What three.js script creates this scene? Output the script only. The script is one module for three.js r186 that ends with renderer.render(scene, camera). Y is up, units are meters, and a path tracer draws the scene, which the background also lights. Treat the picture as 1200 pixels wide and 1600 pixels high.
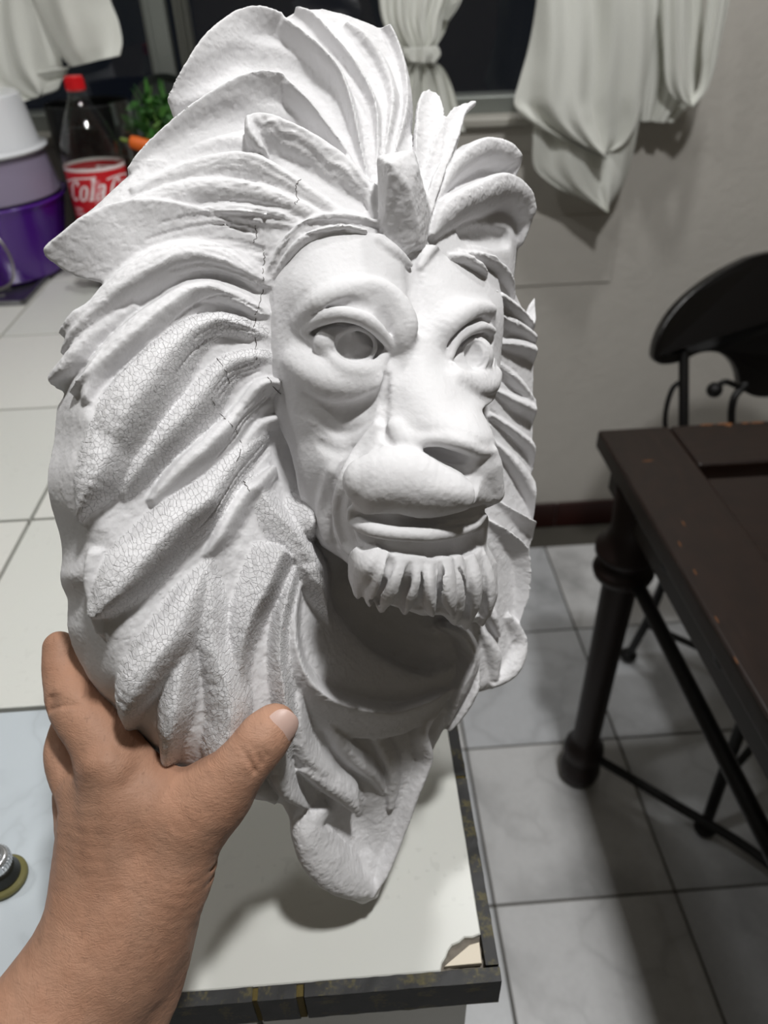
import * as THREE from 'three';
import { mergeGeometries, mergeVertices, toCreasedNormals } from 'three/addons/utils/BufferGeometryUtils.js';
import { ConvexGeometry } from 'three/addons/geometries/ConvexGeometry.js';
import { RoundedBoxGeometry } from 'three/addons/geometries/RoundedBoxGeometry.js';
import { RectAreaLightUniformsLib } from 'three/addons/lights/RectAreaLightUniformsLib.js';

// ---------------------------------------------------------------- camera, light, exposure
const V = (x, y, z) => new THREE.Vector3(x, y, z);
const scene = new THREE.Scene();
scene.background = new THREE.Color(0.0035, 0.0045, 0.007);          // night outside the window
const FPX = 1149, CAM_H = 1.36;
const camera = new THREE.PerspectiveCamera(2 * Math.atan(800 / FPX) * 180 / Math.PI, 0.75, 0.02, 40);
camera.position.set(0, CAM_H, 0);
camera.rotation.set(-36.53 * Math.PI / 180, -2.51 * Math.PI / 180, -1.92 * Math.PI / 180, 'YXZ');
camera.focus = 0.345; camera.userData.fStop = 8.5;
camera.updateMatrixWorld(true);
scene.add(camera);
const renderer = new THREE.WebGLRenderer({ antialias: true });
renderer.toneMapping = THREE.LinearToneMapping;
renderer.toneMappingExposure = 1.07;
renderer.shadowMap.enabled = true;
RectAreaLightUniformsLib.init();
const LAMPS = [   // ceiling panels: centre x, z, size, intensity
  { x: 0.34, z: -0.12, s: 0.13, i: 420 },
  { x: 0.45, z: -1.10, s: 0.13, i: 170 },
  { x: -0.95, z: -0.45, s: 0.13, i: 100 },
];
const CEIL = 2.7;

// ---------------------------------------------------------------- helpers
function mulberry(a) { return () => { a = (a + 0x6d2b79f5) | 0; let t = Math.imul(a ^ (a >>> 15), 1 | a); t = (t + Math.imul(t ^ (t >>> 7), 61 | t)) ^ t; return ((t ^ (t >>> 14)) >>> 0) / 4294967296; }; }
const lerp = (a, b, t) => a + (b - a) * t, clamp = (x, a = 0, b = 1) => x < a ? a : x > b ? b : x;
const sstep = (a, b, x) => { const t = clamp((x - a) / (b - a)); return t * t * (3 - 2 * t); };
const used = {};
function numbered(n) { const k = used[n] = (used[n] ?? -1) + 1; return k ? n + '_' + String(k).padStart(3, '0') : n; }
const RIGHT = V(), UP = V(), BACK = V(); camera.matrixWorld.extractBasis(RIGHT, UP, BACK);
function ray(px, py) { return V().addScaledVector(RIGHT, (px - 600) / FPX).addScaledVector(UP, (800 - py) / FPX).addScaledVector(BACK, -1); }
const at = (px, py, depth) => camera.position.clone().addScaledVector(ray(px, py), depth);          // a picture point at a distance along the optical axis
const onZ = (px, py, z) => { const d = ray(px, py); return camera.position.clone().addScaledVector(d, z / d.z); };
const onY = (px, py, y) => { const d = ray(px, py); return camera.position.clone().addScaledVector(d, (y - CAM_H) / d.y); };
function shadows(m) { m.castShadow = m.receiveShadow = true; return m; }
function mesh(name, geo, mat, parent) { const m = shadows(new THREE.Mesh(Array.isArray(geo) ? join(geo) : geo, mat)); m.name = numbered(name); (parent ?? scene).add(m); return m; }
function thing(name, label, category, pos, group) { const o = new THREE.Group(); o.name = numbered(name); scene.add(o); o.position.copy(pos ?? V(0, 0, 0)); o.userData = { label, category }; if (group) o.userData.group = group; return o; }
function tag(o, label, category, group) { o.userData.label = label; o.userData.category = category; if (group) o.userData.group = group; return o; }
function struct(o) { o.userData.kind = 'structure'; return o; }
function join(list) { return mergeGeometries(list.map(g => { const q = g.index ? g.toNonIndexed() : g; for (const k of Object.keys(q.attributes)) if (!['position', 'normal', 'uv'].includes(k)) q.deleteAttribute(k); if (!q.attributes.uv) q.setAttribute('uv', new THREE.BufferAttribute(new Float32Array(q.attributes.position.count * 2), 2)); return q; }), false); }
const box = (w, h, d, x = 0, y = 0, z = 0, r = 0) => (r ? new RoundedBoxGeometry(w, h, d, 2, r) : new THREE.BoxGeometry(w, h, d)).translate(x, y, z);
const lathe = (pts, n = 40) => new THREE.LatheGeometry(pts.map(p => new THREE.Vector2(p[0], p[1])), n);
const tube = (pts, r, seg = 24, rad = 10, closed = false) => new THREE.TubeGeometry(new THREE.CatmullRomCurve3(pts, closed), seg, r, rad, closed);
function rod(a, b, r, r2 = r, n = 14) { const d = b.clone().sub(a), g = new THREE.CylinderGeometry(r2, r, d.length(), n); g.applyQuaternion(new THREE.Quaternion().setFromUnitVectors(V(0, 1, 0), d.clone().normalize())); return g.translate(...a.clone().add(b).multiplyScalar(.5).toArray()); }
// value noise
function hash3(x, y, z) { let h = Math.imul(x, 374761393) ^ Math.imul(y, 668265263) ^ Math.imul(z, 1274126177); h = Math.imul(h ^ (h >>> 13), 1103515245); return ((h ^ (h >>> 16)) >>> 0) / 4294967296; }
function noise3(x, y, z) {
  const X = Math.floor(x), Y = Math.floor(y), Z = Math.floor(z); x -= X; y -= Y; z -= Z;
  const u = x * x * (3 - 2 * x), v = y * y * (3 - 2 * y), w = z * z * (3 - 2 * z);
  const a = (i, j, k) => hash3(X + i, Y + j, Z + k);
  return lerp(lerp(lerp(a(0, 0, 0), a(1, 0, 0), u), lerp(a(0, 1, 0), a(1, 1, 0), u), v), lerp(lerp(a(0, 0, 1), a(1, 0, 1), u), lerp(a(0, 1, 1), a(1, 1, 1), u), v), w) * 2 - 1;
}
// periodic 2D noise, for tiling textures
function tn(x, y, per, s) { const X = Math.floor(x), Y = Math.floor(y), fx = x - X, fy = y - Y, u = fx * fx * (3 - 2 * fx), v = fy * fy * (3 - 2 * fy), m = a => ((a % per) + per) % per, a = (i, j) => hash3(m(X + i), m(Y + j), s); return lerp(lerp(a(0, 0), a(1, 0), u), lerp(a(0, 1), a(1, 1), u), v); }
function fbm(u, v, f, oct, s) { let r = 0, a = .5, n = 0; for (let i = 0; i < oct; i++) { r += a * tn(u * f, v * f, f, s + i); n += a; a *= .5; f *= 2; } return r / n; }
function texture(n, fn, srgb) {   // fn(u, v) -> [r, g, b] 0..1
  const d = new Uint8Array(n * n * 4);
  for (let j = 0; j < n; j++) for (let i = 0; i < n; i++) { const c = fn((i + .5) / n, (j + .5) / n), o = (j * n + i) * 4; d[o] = clamp(c[0]) * 255; d[o + 1] = clamp(c[1] ?? c[0]) * 255; d[o + 2] = clamp(c[2] ?? c[0]) * 255; d[o + 3] = 255; }
  const t = new THREE.DataTexture(d, n, n); t.wrapS = t.wrapT = THREE.RepeatWrapping; t.magFilter = THREE.LinearFilter; t.minFilter = THREE.LinearMipmapLinearFilter; t.generateMipmaps = true; if (srgb) t.colorSpace = THREE.SRGBColorSpace; t.needsUpdate = true; return t;
}
function rep(t, x, y) { const c = t.clone(); c.repeat.set(x, y); c.needsUpdate = true; return c; }
const std = (color, roughness = .6, o = {}) => new THREE.MeshStandardMaterial({ color, roughness, ...o });
const phy = (color, roughness = .6, o = {}) => new THREE.MeshPhysicalMaterial({ color, roughness, ...o });
// world-scaled box uv
function boxUV(g, s = 1, ou = 0, ov = 0) { const p = g.attributes.position, n = g.attributes.normal, uv = new Float32Array(p.count * 2); for (let i = 0; i < p.count; i++) { const ax = Math.abs(n.getX(i)), ay = Math.abs(n.getY(i)), az = Math.abs(n.getZ(i)), x = p.getX(i), y = p.getY(i), z = p.getZ(i); let u, v; if (ay >= ax && ay >= az) { u = x; v = z; } else if (ax >= az) { u = z; v = y; } else { u = x; v = y; } uv[2 * i] = u * s + ou; uv[2 * i + 1] = v * s + ov; } g.setAttribute('uv', new THREE.BufferAttribute(uv, 2)); return g; }

// ---------------------------------------------------------------- the room
const X0 = -1.75, X1 = 2.3, ZB = -1.72, ZF = 1.5, WT = 0.12;
const plasterBump = texture(512, (u, v) => [.5 + .35 * (fbm(u, v, 8, 4, 3) - .5) + .25 * (fbm(u, v, 64, 3, 9) - .5)]);
const wallTone = texture(512, (u, v) => { const a = fbm(u, v, 4, 5, 21), b = fbm(u, v, 24, 3, 5), k = .93 + .1 * (a - .5) + .05 * (b - .5); return [k, k * .995, k * .985]; });
const wallMat = std(0xcdc9c2, .75, { map: rep(wallTone, .9, .9), bumpMap: rep(plasterBump, 1.4, 1.4), bumpScale: .003 });
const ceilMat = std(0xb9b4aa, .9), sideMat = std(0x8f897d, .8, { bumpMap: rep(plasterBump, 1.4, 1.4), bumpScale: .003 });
{ // back wall with a real window opening
  const WX0 = -1.25, WX1 = .70, WY0 = 1.10, WY1 = 1.95;
  const w = struct(mesh('wall_back', [
    boxUV(box(X1 - X0 + 2 * WT, WY0, WT, (X0 + X1) / 2, WY0 / 2, ZB - WT / 2)), boxUV(box(X1 - X0 + 2 * WT, CEIL - WY1, WT, (X0 + X1) / 2, (CEIL + WY1) / 2, ZB - WT / 2)),
    boxUV(box(WX0 - X0 + WT, WY1 - WY0, WT, (X0 - WT + WX0) / 2, (WY0 + WY1) / 2, ZB - WT / 2)), boxUV(box(X1 + WT - WX1, WY1 - WY0, WT, (X1 + WT + WX1) / 2, (WY0 + WY1) / 2, ZB - WT / 2))], wallMat));
  // the raised patches of old plaster below the window
  mesh('plaster_patch', boxUV(box(.40, .16, .005, .44, .815, ZB + .001, .0024)), wallMat, w);
  mesh('plaster_patch', boxUV(box(.62, .05, .004, .40, 1.055, ZB + .001, .0019)), wallMat, w);
  struct(mesh('wall_left', boxUV(box(WT, CEIL, ZF - ZB, X0 - WT / 2, CEIL / 2, (ZB + ZF) / 2)), sideMat));
  struct(mesh('wall_right', boxUV(box(WT, CEIL, ZF - ZB, X1 + WT / 2, CEIL / 2, (ZB + ZF) / 2)), sideMat));
  struct(mesh('wall_front', boxUV(box(X1 - X0 + 2 * WT, CEIL, WT, (X0 + X1) / 2, CEIL / 2, ZF + WT / 2)), sideMat));
  struct(mesh('ceiling', box(X1 - X0 + 2 * WT, .1, ZF - ZB + 2 * WT, (X0 + X1) / 2, CEIL + .05, (ZB + ZF) / 2), ceilMat));
  // window: aluminium frame, mullions, night behind the glass
  const alu = std(0x8d918c, .42, { metalness: .55, bumpMap: rep(plasterBump, 3, 3), bumpScale: .0004 }), aluDark = std(0x5e5f59, .5, { metalness: .4 });
  const win = struct(new THREE.Group()); win.name = 'window_1'; scene.add(win);
  const fz = ZB - .07;
  mesh('window_frame', [box(WX1 - WX0, .035, .07, (WX0 + WX1) / 2, WY0 + .0175, fz, .004), box(WX1 - WX0, .035, .07, (WX0 + WX1) / 2, WY1 - .0175, fz, .004), box(.035, WY1 - WY0 - .07, .07, WX0 + .0175, (WY0 + WY1) / 2, fz, .004), box(.035, WY1 - WY0 - .07, .07, WX1 - .0175, (WY0 + WY1) / 2, fz, .004)], alu, win);
  const h = WY1 - WY0 - .07, cy = (WY0 + WY1) / 2;
  const ml = onZ(222, 30, ZB).x;
  mesh('mullion', [box(.046, h, .05, ml + .018, cy, fz + .02, .004), box(.008, h, .064, ml + .006, cy, fz + .022, .002)], alu, win);
  mesh('mullion', [box(.028, h, .04, ml + .066, cy, fz + .008, .004), box(.008, h, .05, ml + .058, cy, fz + .01, .002), box(.007, h, .05, ml + .078, cy, fz + .01, .002)], aluDark, win);
  const glass = phy(0xffffff, .03, { transmission: 1, thickness: 0, ior: 1.5 });
  for (const [a, b] of [[WX0 + .035, ml - .008], [ml + .082, WX1 - .035]]) mesh('pane', box(b - a, h, .005, (a + b) / 2, cy, fz - .01), glass, win);
  mesh('window_sill', boxUV(box(WX1 - WX0 + .02, .02, .15, (WX0 + WX1) / 2, WY0 - .008, ZB - .055, .006)), std(0xa8a59c, .5), win);
  // skirting tiles
  const bb = struct(new THREE.Group()); bb.name = 'baseboard_back'; scene.add(bb);
  const bbm = [0x2c100c, 0x300f0b, 0x27100d].map(c => std(c, .35, { bumpMap: rep(plasterBump, 2, 2), bumpScale: .0006 }));
  for (let i = 0, x = X0 + .17; x < X1 + .1; i++, x += .333) mesh('skirting_tile', box(.3305, .083, .011, x, .0415, ZB + .0055, .003), bbm[i % 3], bb);
}
{ // floor: ceramic tiles with dark joints
  const veins = texture(1024, (u, v) => {
    const wx = fbm(u, v, 4, 5, 31), wy = fbm(u, v, 4, 5, 47), n = fbm(u + wx * .25, v + wy * .25, 6, 5, 60), r = Math.pow(1 - Math.abs(2 * n - 1), 9), c = fbm(u + wy * .1, v, 5, 4, 71);
    const k = .95 - .07 * r - .17 * sstep(.45, .8, c) + .03 * (fbm(u, v, 128, 2, 8) - .5); return [k, k * 1.0, k * 1.005];
  }, true);
  const floor = struct(new THREE.Group()); floor.name = 'floor'; scene.add(floor);
  mesh('floor_slab', box(X1 - X0 + 2 * WT, .1, ZF - ZB + 2 * WT, (X0 + X1) / 2, -.0535, (ZB + ZF) / 2), std(0x4a4740, .9), floor);
  const S = .3305, gx = .533, gz = -.6294, mats = [0xd8dadb, 0xd2d4d6, 0xdcdcdb].map(c => std(c, .32, { map: veins }));
  const geos = [0, 1, 2, 3, 4, 5, 6, 7].map(i => boxUV(box(S - .0045, .008, S - .0045, 0, -.0042, 0, .0018), 1.15, i * .377, i * .591));
  const rnd = mulberry(5);
  for (let i = -7; i < 6; i++) for (let j = -4; j < 7; j++) {
    const cx = gx + (i + .5) * S, cz = gz - (j - .5) * S; if (cx - S / 2 < X0 - .2 || cx + S / 2 > X1 + .2 || cz - S / 2 < ZB - .12 || cz + S / 2 > ZF + .2) continue;
    const t = mesh('floor_tile', geos[(rnd() * 8) | 0], mats[(rnd() * 3) | 0], floor); t.position.set(cx, 0, cz); t.rotation.y = ((rnd() * 2) | 0) * Math.PI;
  }
}
// ceiling lamps (above the frame): each a thin glowing diffuser in a white rim, with an area light just below it
LAMPS.forEach((l, k) => {
  const t = thing('ceiling_lamp', ['square ceiling lamp above the front of the counter', 'square ceiling lamp above the dining table and window wall', 'square ceiling lamp above the left end of the counter'][k], 'lamp', V(l.x, CEIL, l.z));
  mesh('lamp_rim', [box(l.s + .03, .03, .014, 0, -.015, l.s / 2 + .008), box(l.s + .03, .03, .014, 0, -.015, -l.s / 2 - .008), box(.014, .03, l.s, l.s / 2 + .008, -.015, 0), box(.014, .03, l.s, -l.s / 2 - .008, -.015, 0)], std(0xe8e8e6, .4), t);
  mesh('lamp_diffuser', box(l.s, .016, l.s, 0, -.01, 0), std(0xffffff, .5, { emissive: new THREE.Color(1, .985, .96), emissiveIntensity: 6 }), t);
  const a = new THREE.RectAreaLight(new THREE.Color(1, .998, .992), l.i, l.s, l.s); a.name = 'lamp_light'; a.position.set(0, -.024, 0); a.rotation.x = -Math.PI / 2; t.add(a);
});

// ---------------------------------------------------------------- the tiled counter
const CY = 0.90, CX = 0.0575, CZ = -0.179, TR = 0.0075;
const grime = texture(512, (u, v) => { const a = fbm(u, v, 6, 5, 3), b = fbm(u, v, 40, 3, 14); const m = sstep(.5, .72, a + .3 * (b - .5)); return [lerp(.022, .085, m * b * 1.4), lerp(.022, .072, m * b * 1.4), lerp(.022, .03, m * b)]; });
{
  const white = texture(512, (u, v) => { const k = .975 + .02 * (fbm(u, v, 5, 4, 8) - .5) - .5 * sstep(.80, .86, tn(u * 90, v * 90, 90, 4)) * sstep(.55, .8, tn(u * 7, v * 7, 7, 2)) * .14; return [k, k * .998, k * .985]; });
  const blue = texture(512, (u, v) => { const n = fbm(u + .2 * fbm(u, v, 4, 4, 5), v + .2 * fbm(u, v, 4, 4, 6), 7, 4, 12), r = Math.pow(1 - Math.abs(2 * n - 1), 14), k = .96 - .10 * r + .05 * (fbm(u, v, 4, 3, 3) - .5); return [k * .97, k * .99, k]; });
  const M = [std(0xd9d9d4, .3, { map: white }), std(0xd5d6d1, .32, { map: white }), std(0xc3c9cd, .3, { map: blue })];
  const wt = thing('worktop', 'white tiled kitchen worktop edged with black tile strips, one front corner chipped', 'countertop', V(0, CY - .04, 0));
  const L = -1.20, zb = ZB + .004, yl = .04;     // local y of the tile faces
  mesh('mortar_bed', boxUV(box(CX - L, .03, CZ - zb, (CX + L) / 2, .0165, (CZ + zb) / 2)), std(0x5b564b, .95, { bumpMap: plasterBump, bumpScale: .002 }), wt);
  const xs = [-1.185, -.977, -.767, -.557, -.347, -.137, CX - .0008], zs = [CZ - .0008, -.390, -.645, -.900, -1.155, -1.410, -1.665, zb], g = .0042;
  for (let i = 0; i < 6; i++) for (let j = 0; j < 7; j++) {
    const xa = xs[i] + (i ? g / 2 : 0), xb = xs[i + 1] - (i < 5 ? g / 2 : 0), za = zs[j] - (j ? g / 2 : 0), zz = zs[j + 1] + g / 2, m = j === 0 && i < 5 ? M[2] : M[(i + j) % 2];
    if (i === 5 && j === 0) {                                          // the chipped corner tile
      const s = new THREE.Shape(); s.moveTo(xa, za); s.lineTo(xa, zz); s.lineTo(xb, zz); s.lineTo(xb, za - .018);
      const rnd = mulberry(8); for (let k = 1; k <= 7; k++) { const a = k / 8 * Math.PI / 2, q = 1 + .16 * (rnd() - .5); s.lineTo(xb - .024 * Math.sin(a) * q, za - .018 * Math.cos(a) * q); } s.lineTo(xb - .026, za);
      const e = new THREE.ExtrudeGeometry(s, { depth: .006, bevelEnabled: true, bevelSize: .0007, bevelThickness: .0007, bevelSegments: 1 }); e.rotateX(Math.PI / 2); e.translate(0, yl - .0007, 0);
      // ExtrudeGeometry lies in xy: (x, z) became (x, y) and is turned flat
      const t = mesh('tile', boxUV(e, 3), m, wt); continue;
    }
    mesh('tile', boxUV(box(xb - xa, .008, za - zz, (xa + xb) / 2, yl - .004, (za + zz) / 2, .0012), 3, i * .37, j * .53), m, wt);
  }
  { // broken corner: exposed mortar and an older cream tile
    const p = new THREE.PlaneGeometry(.03, .024, 24, 20).rotateX(-Math.PI / 2), a = p.attributes.position; for (let i = 0; i < a.count; i++) a.setY(i, .0025 * noise3(a.getX(i) * 300, 2, a.getZ(i) * 300)); p.computeVertexNormals();
    mesh('mortar_patch', p.translate(CX - .0145, yl - .0048, CZ - .0115), std(0x7d766c, .95, { bumpMap: rep(plasterBump, 2, 2), bumpScale: .001 }), wt).userData.label = 'grey mortar in the broken corner';
    const s = new THREE.Shape(); s.moveTo(-.012, .004); s.lineTo(.009, .0035); s.lineTo(.0095, -.007); s.lineTo(.004, -.006);
    mesh('old_tile', boxUV(new THREE.ExtrudeGeometry(s, { depth: .003, bevelEnabled: true, bevelSize: .0004, bevelThickness: .0004, bevelSegments: 1 }).rotateX(Math.PI / 2).translate(CX - .0115, yl - .0005, CZ - .0065)), std(0xd8cdb9, .5), wt).userData.label = 'cream bit of older tile';
  }
  // black edging strips, broken into lengths with yellowish joints
  const tm = [0, 1, 2].map(k => std(0xffffff, .62, { map: rep(grime, 3 + k, 4), bumpMap: rep(grime, 5, 5), bumpScale: .0008 })), joint = std(0x80703d, .95, { bumpMap: plasterBump, bumpScale: .002 });
  const gritty = (g, seed, amp = .0005) => { const p = g.attributes.position, n = g.attributes.normal; for (let i = 0; i < p.count; i++) { const q = amp * noise3(p.getX(i) * 160 + seed, p.getY(i) * 160, p.getZ(i) * 160); p.setXYZ(i, p.getX(i) + n.getX(i) * q, p.getY(i) + n.getY(i) * q, p.getZ(i) + n.getZ(i) * q); } g.computeVertexNormals(); return g; };
  const fx = [-1.2, -.96, -.72, -.48, -.27, onZ(401, 1575, CZ + TR).x, onZ(470, 1572, CZ + TR).x, CX + TR];
  for (let i = 0; i < 7; i++) mesh('edge_tile', boxUV(gritty(new THREE.BoxGeometry(fx[i + 1] - fx[i] - .003, .029, TR, 40, 5, 2).translate((fx[i] + fx[i + 1]) / 2 + (i === 6 ? .0015 : 0), yl - .0148, CZ + TR / 2), i), 4, i * .3), tm[i % 3], wt);
  for (let i = 1; i < 7; i++) mesh('edge_joint', gritty(box(.0046, .0285, TR - .0012, fx[i], yl - .0148, CZ + TR / 2), i * 7, .001), joint, wt);
  const rz = [CZ - .0002, -.302, -.364, -.56, -.80, -1.10, -1.40, zb];
  for (let i = 0; i < 7; i++) mesh('edge_tile', boxUV(gritty(new THREE.BoxGeometry(TR, .029, rz[i] - rz[i + 1] - .0022, 2, 5, 40).translate(CX + TR / 2, yl - .0148, (rz[i] + rz[i + 1]) / 2), i + 20), 4, i * .4), tm[(i + 1) % 3], wt);
  for (let i = 1; i < 7; i++) mesh('edge_joint', gritty(box(TR - .0016, .0285, .0032, CX + TR / 2 - .0003, yl - .0152, rz[i]), i * 9, .0008), joint, wt);
  // cabinet under it: white tiled masonry
  const cab = thing('counter_base', 'white tiled masonry base standing under the worktop', 'cabinet', V(0, 0, 0));
  mesh('core', box(CX - L - .03, CY - .04, CZ - zb - .03, (CX + L) / 2, (CY - .04) / 2, (CZ + zb) / 2 - .005), std(0x9a958b, .9), cab);
  const cx = [-1.2, -.97, -.74, -.51, -.28, onZ(395, 1600, CZ - .002).x, CX - .004];
  for (let i = 0; i < 6; i++) for (let j = 0; j < 4; j++) mesh('tile', boxUV(box(cx[i + 1] - cx[i] - .0035, .212, .008, (cx[i] + cx[i + 1]) / 2, CY - .042 - .108 - j * .2155, CZ - .016, .001), 3, i * .3, j * .3), M[(i + j) % 2], cab);
}

// ---------------------------------------------------------------- window curtains, bottle, tubs and the rest
const clothBump = texture(512, (u, v) => [.5 + .2 * (tn(u * 180, v * 12, 180, 3) - .5) + .2 * (tn(u * 12, v * 180, 180, 5) - .5)]);
const sheer = phy(0xf0f1ea, .95, { transmission: .2, thickness: 0, bumpMap: rep(clothBump, 3, 3), bumpScale: .0006, side: THREE.DoubleSide });
// a hanging cloth between a left and a right edge traced on a plane at distance z; folds push it in and out
function cloth(name, L0, R0, z, fold, parent, mat = sheer, nu = 70, nv = 60, thick = .0016) {
  const e = (pts) => { const c = new THREE.CatmullRomCurve3(pts.map(([x, y, dz = 0]) => onZ(x, y, z + dz)), false, 'centripetal'); return c; };
  const l = e(L0), r = e(R0), pos = [], idx = [], uv = [];
  const P = (u, v, s) => { const a = l.getPoint(v), b = r.getPoint(v), p = a.lerp(b, u); const f = fold(u, v); p.z += f + s * thick; return p; };
  for (const s of [1, -1]) for (let j = 0; j <= nv; j++) for (let i = 0; i <= nu; i++) { const p = P(i / nu, j / nv, s); pos.push(p.x, p.y, p.z); uv.push(i / nu, j / nv); }
  const N = (nu + 1) * (nv + 1), w = nu + 1;
  for (let j = 0; j < nv; j++) for (let i = 0; i < nu; i++) { const a = j * w + i, b = a + 1, c = a + w, d = c + 1; idx.push(a, c, b, b, c, d, N + a, N + b, N + c, N + b, N + d, N + c); }
  const rim = (a, b) => idx.push(a, b, N + a, b, N + b, N + a); for (let i = 0; i < nu; i++) { rim(i, i + 1); rim(nv * w + i + 1, nv * w + i); } for (let j = 0; j < nv; j++) { rim((j + 1) * w, j * w); rim(j * w + nu, (j + 1) * w + nu); }
  const g = new THREE.BufferGeometry(); g.setAttribute('position', new THREE.Float32BufferAttribute(pos, 3)); g.setAttribute('uv', new THREE.Float32BufferAttribute(uv, 2)); g.setIndex(idx); g.computeVertexNormals(); if (parent) g.translate(-parent.position.x, -parent.position.y, -parent.position.z);
  return mesh(name, g, mat, parent);
}
const pleat = (n, a, ph = 0, sk = 0) => (u, v) => a * Math.sin(6.283 * (n * u + ph + sk * v)) + a * .4 * Math.sin(6.283 * (n * 2.3 * u + 1.7 * ph - sk * v * 1.5));
{
  const zc = -1.625;
  const c1 = thing('curtain', 'white sheer curtain hanging in a long gathered point below the window sill', 'curtain', onZ(930, 0, zc), 'white curtains at the window');
  { const p1 = pleat(2.2, .009, .1, .5), lowfold = (u, v) => p1(u, v) * (1 - .4 * v) + .02 * Math.sin(Math.PI * u) * v;
    cloth('back_layer', [[850, -60], [846, 60], [836, 160], [832, 220], [835, 262], [862, 288], [944, 328]], [[1020, -60], [1014, 80], [1004, 150], [998, 200], [990, 245], [975, 290], [946, 329]], zc - .022, lowfold, c1);
    cloth('front_layer', [[842, -60], [836, 20], [826, 80], [812, 130], [804, 160], [808, 172], [850, 204], [941, 244]], [[1036, -60], [1030, 20], [1018, 90], [1002, 150], [990, 190], [972, 225], [943, 245]], zc, (u, v) => .012 * Math.sin(6.283 * (1.6 * u - .9 * v + .2)) + .006 * Math.sin(6.283 * (4.2 * u - 1.4 * v)) + .02 * Math.sin(Math.PI * u), c1); }
  const c2 = thing('curtain', 'white sheer curtain end looped up in a round swag beside the long point', 'curtain', onZ(1070, 0, zc), 'white curtains at the window');
  cloth('back_layer', [[1012, -60], [1006, 60], [1002, 130], [1000, 190]], [[1100, -60], [1098, 60], [1085, 150], [1052, 192]], zc - .03, pleat(2, .006), c2);
  cloth('left_band', [[1030, -60], [1034, 20], [1036, 80], [1040, 130], [1052, 152], [1072, 165]], [[1078, -60], [1076, 20], [1078, 80], [1082, 130], [1084, 152], [1080, 166]], zc, (u, v) => .014 * Math.sin(Math.PI * u) + .003 * Math.sin(18 * u + 3 * v), c2);
  cloth('right_band', [[1110, -60], [1102, 20], [1096, 80], [1096, 110], [1090, 140], [1076, 162]], [[1142, -60], [1138, 0], [1126, 60], [1116, 105], [1104, 140], [1080, 168]], zc + .006, (u, v) => .012 * Math.sin(Math.PI * u) + .002 * Math.sin(20 * u), c2);
  const c3 = thing('curtain', 'white frilled curtain tied with a knot, hanging behind the plaster crest', 'curtain', onZ(660, 0, zc), 'white curtains at the window');
  { const ruff = (n, a) => (u, v) => a * Math.sin(6.283 * n * u + 2 * v) * (.3 + .7 * v) + a * .5 * Math.sin(6.283 * n * 2.6 * u);
    cloth('upper_puff', [[596, -60], [592, 0], [600, 40], [620, 70], [640, 84]], [[722, -60], [716, -6], [704, 20], [694, 50], [672, 84]], zc, (u, v) => .024 * Math.sin(Math.PI * u) + ruff(4, .006)(u, v), c3);
    cloth('knot', [[630, 74], [628, 84], [636, 96]], [[684, 72], [688, 84], [680, 98]], zc + .022, (u, v) => .016 * Math.sin(Math.PI * u) + .004 * Math.sin(14 * u), c3, sheer, 30, 14);
    cloth('frill', [[640, 92], [620, 110], [604, 140], [594, 180], [588, 215]], [[672, 92], [690, 104], [704, 130], [714, 165], [726, 205]], zc, (u, v) => .018 * Math.sin(Math.PI * u) + ruff(5, .010)(u, v), c3);
    cloth('frill', [[700, -40], [702, -4], [694, 16], [692, 30]], [[726, -40], [722, -4], [716, 10], [700, 34]], zc + .02, ruff(3, .005), c3, sheer, 24, 20); }
  const c4 = thing('curtain', 'white sheer curtain drawn up in a swag above the red-capped bottle', 'curtain', onZ(90, 0, zc + .02), 'white curtains at the window');
  cloth('hanging_fold', [[-60, -60], [-50, 60], [-20, 140], [20, 160], [58, 152]], [[86, -60], [84, 20], [92, 80], [96, 125], [62, 153]], zc + .02, pleat(1.6, .008, .2, .2), c4);
  cloth('swag', [[30, -60], [50, 0], [72, 50], [92, 84], [112, 104]], [[160, -60], [170, 0], [184, 34], [192, 66], [190, 86]], zc + .04, (u, v) => .022 * Math.sin(Math.PI * u) - .012 * Math.sin(6.283 * (1.1 * u + .6 * v)) + .0015 * Math.sin(20 * u), c4);
  cloth('swag_end', [[60, 110], [84, 106], [110, 104]], [[66, 150], [92, 140], [96, 128]], zc + .02, pleat(1.5, .006), c4, sheer, 20, 16);
}
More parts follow.
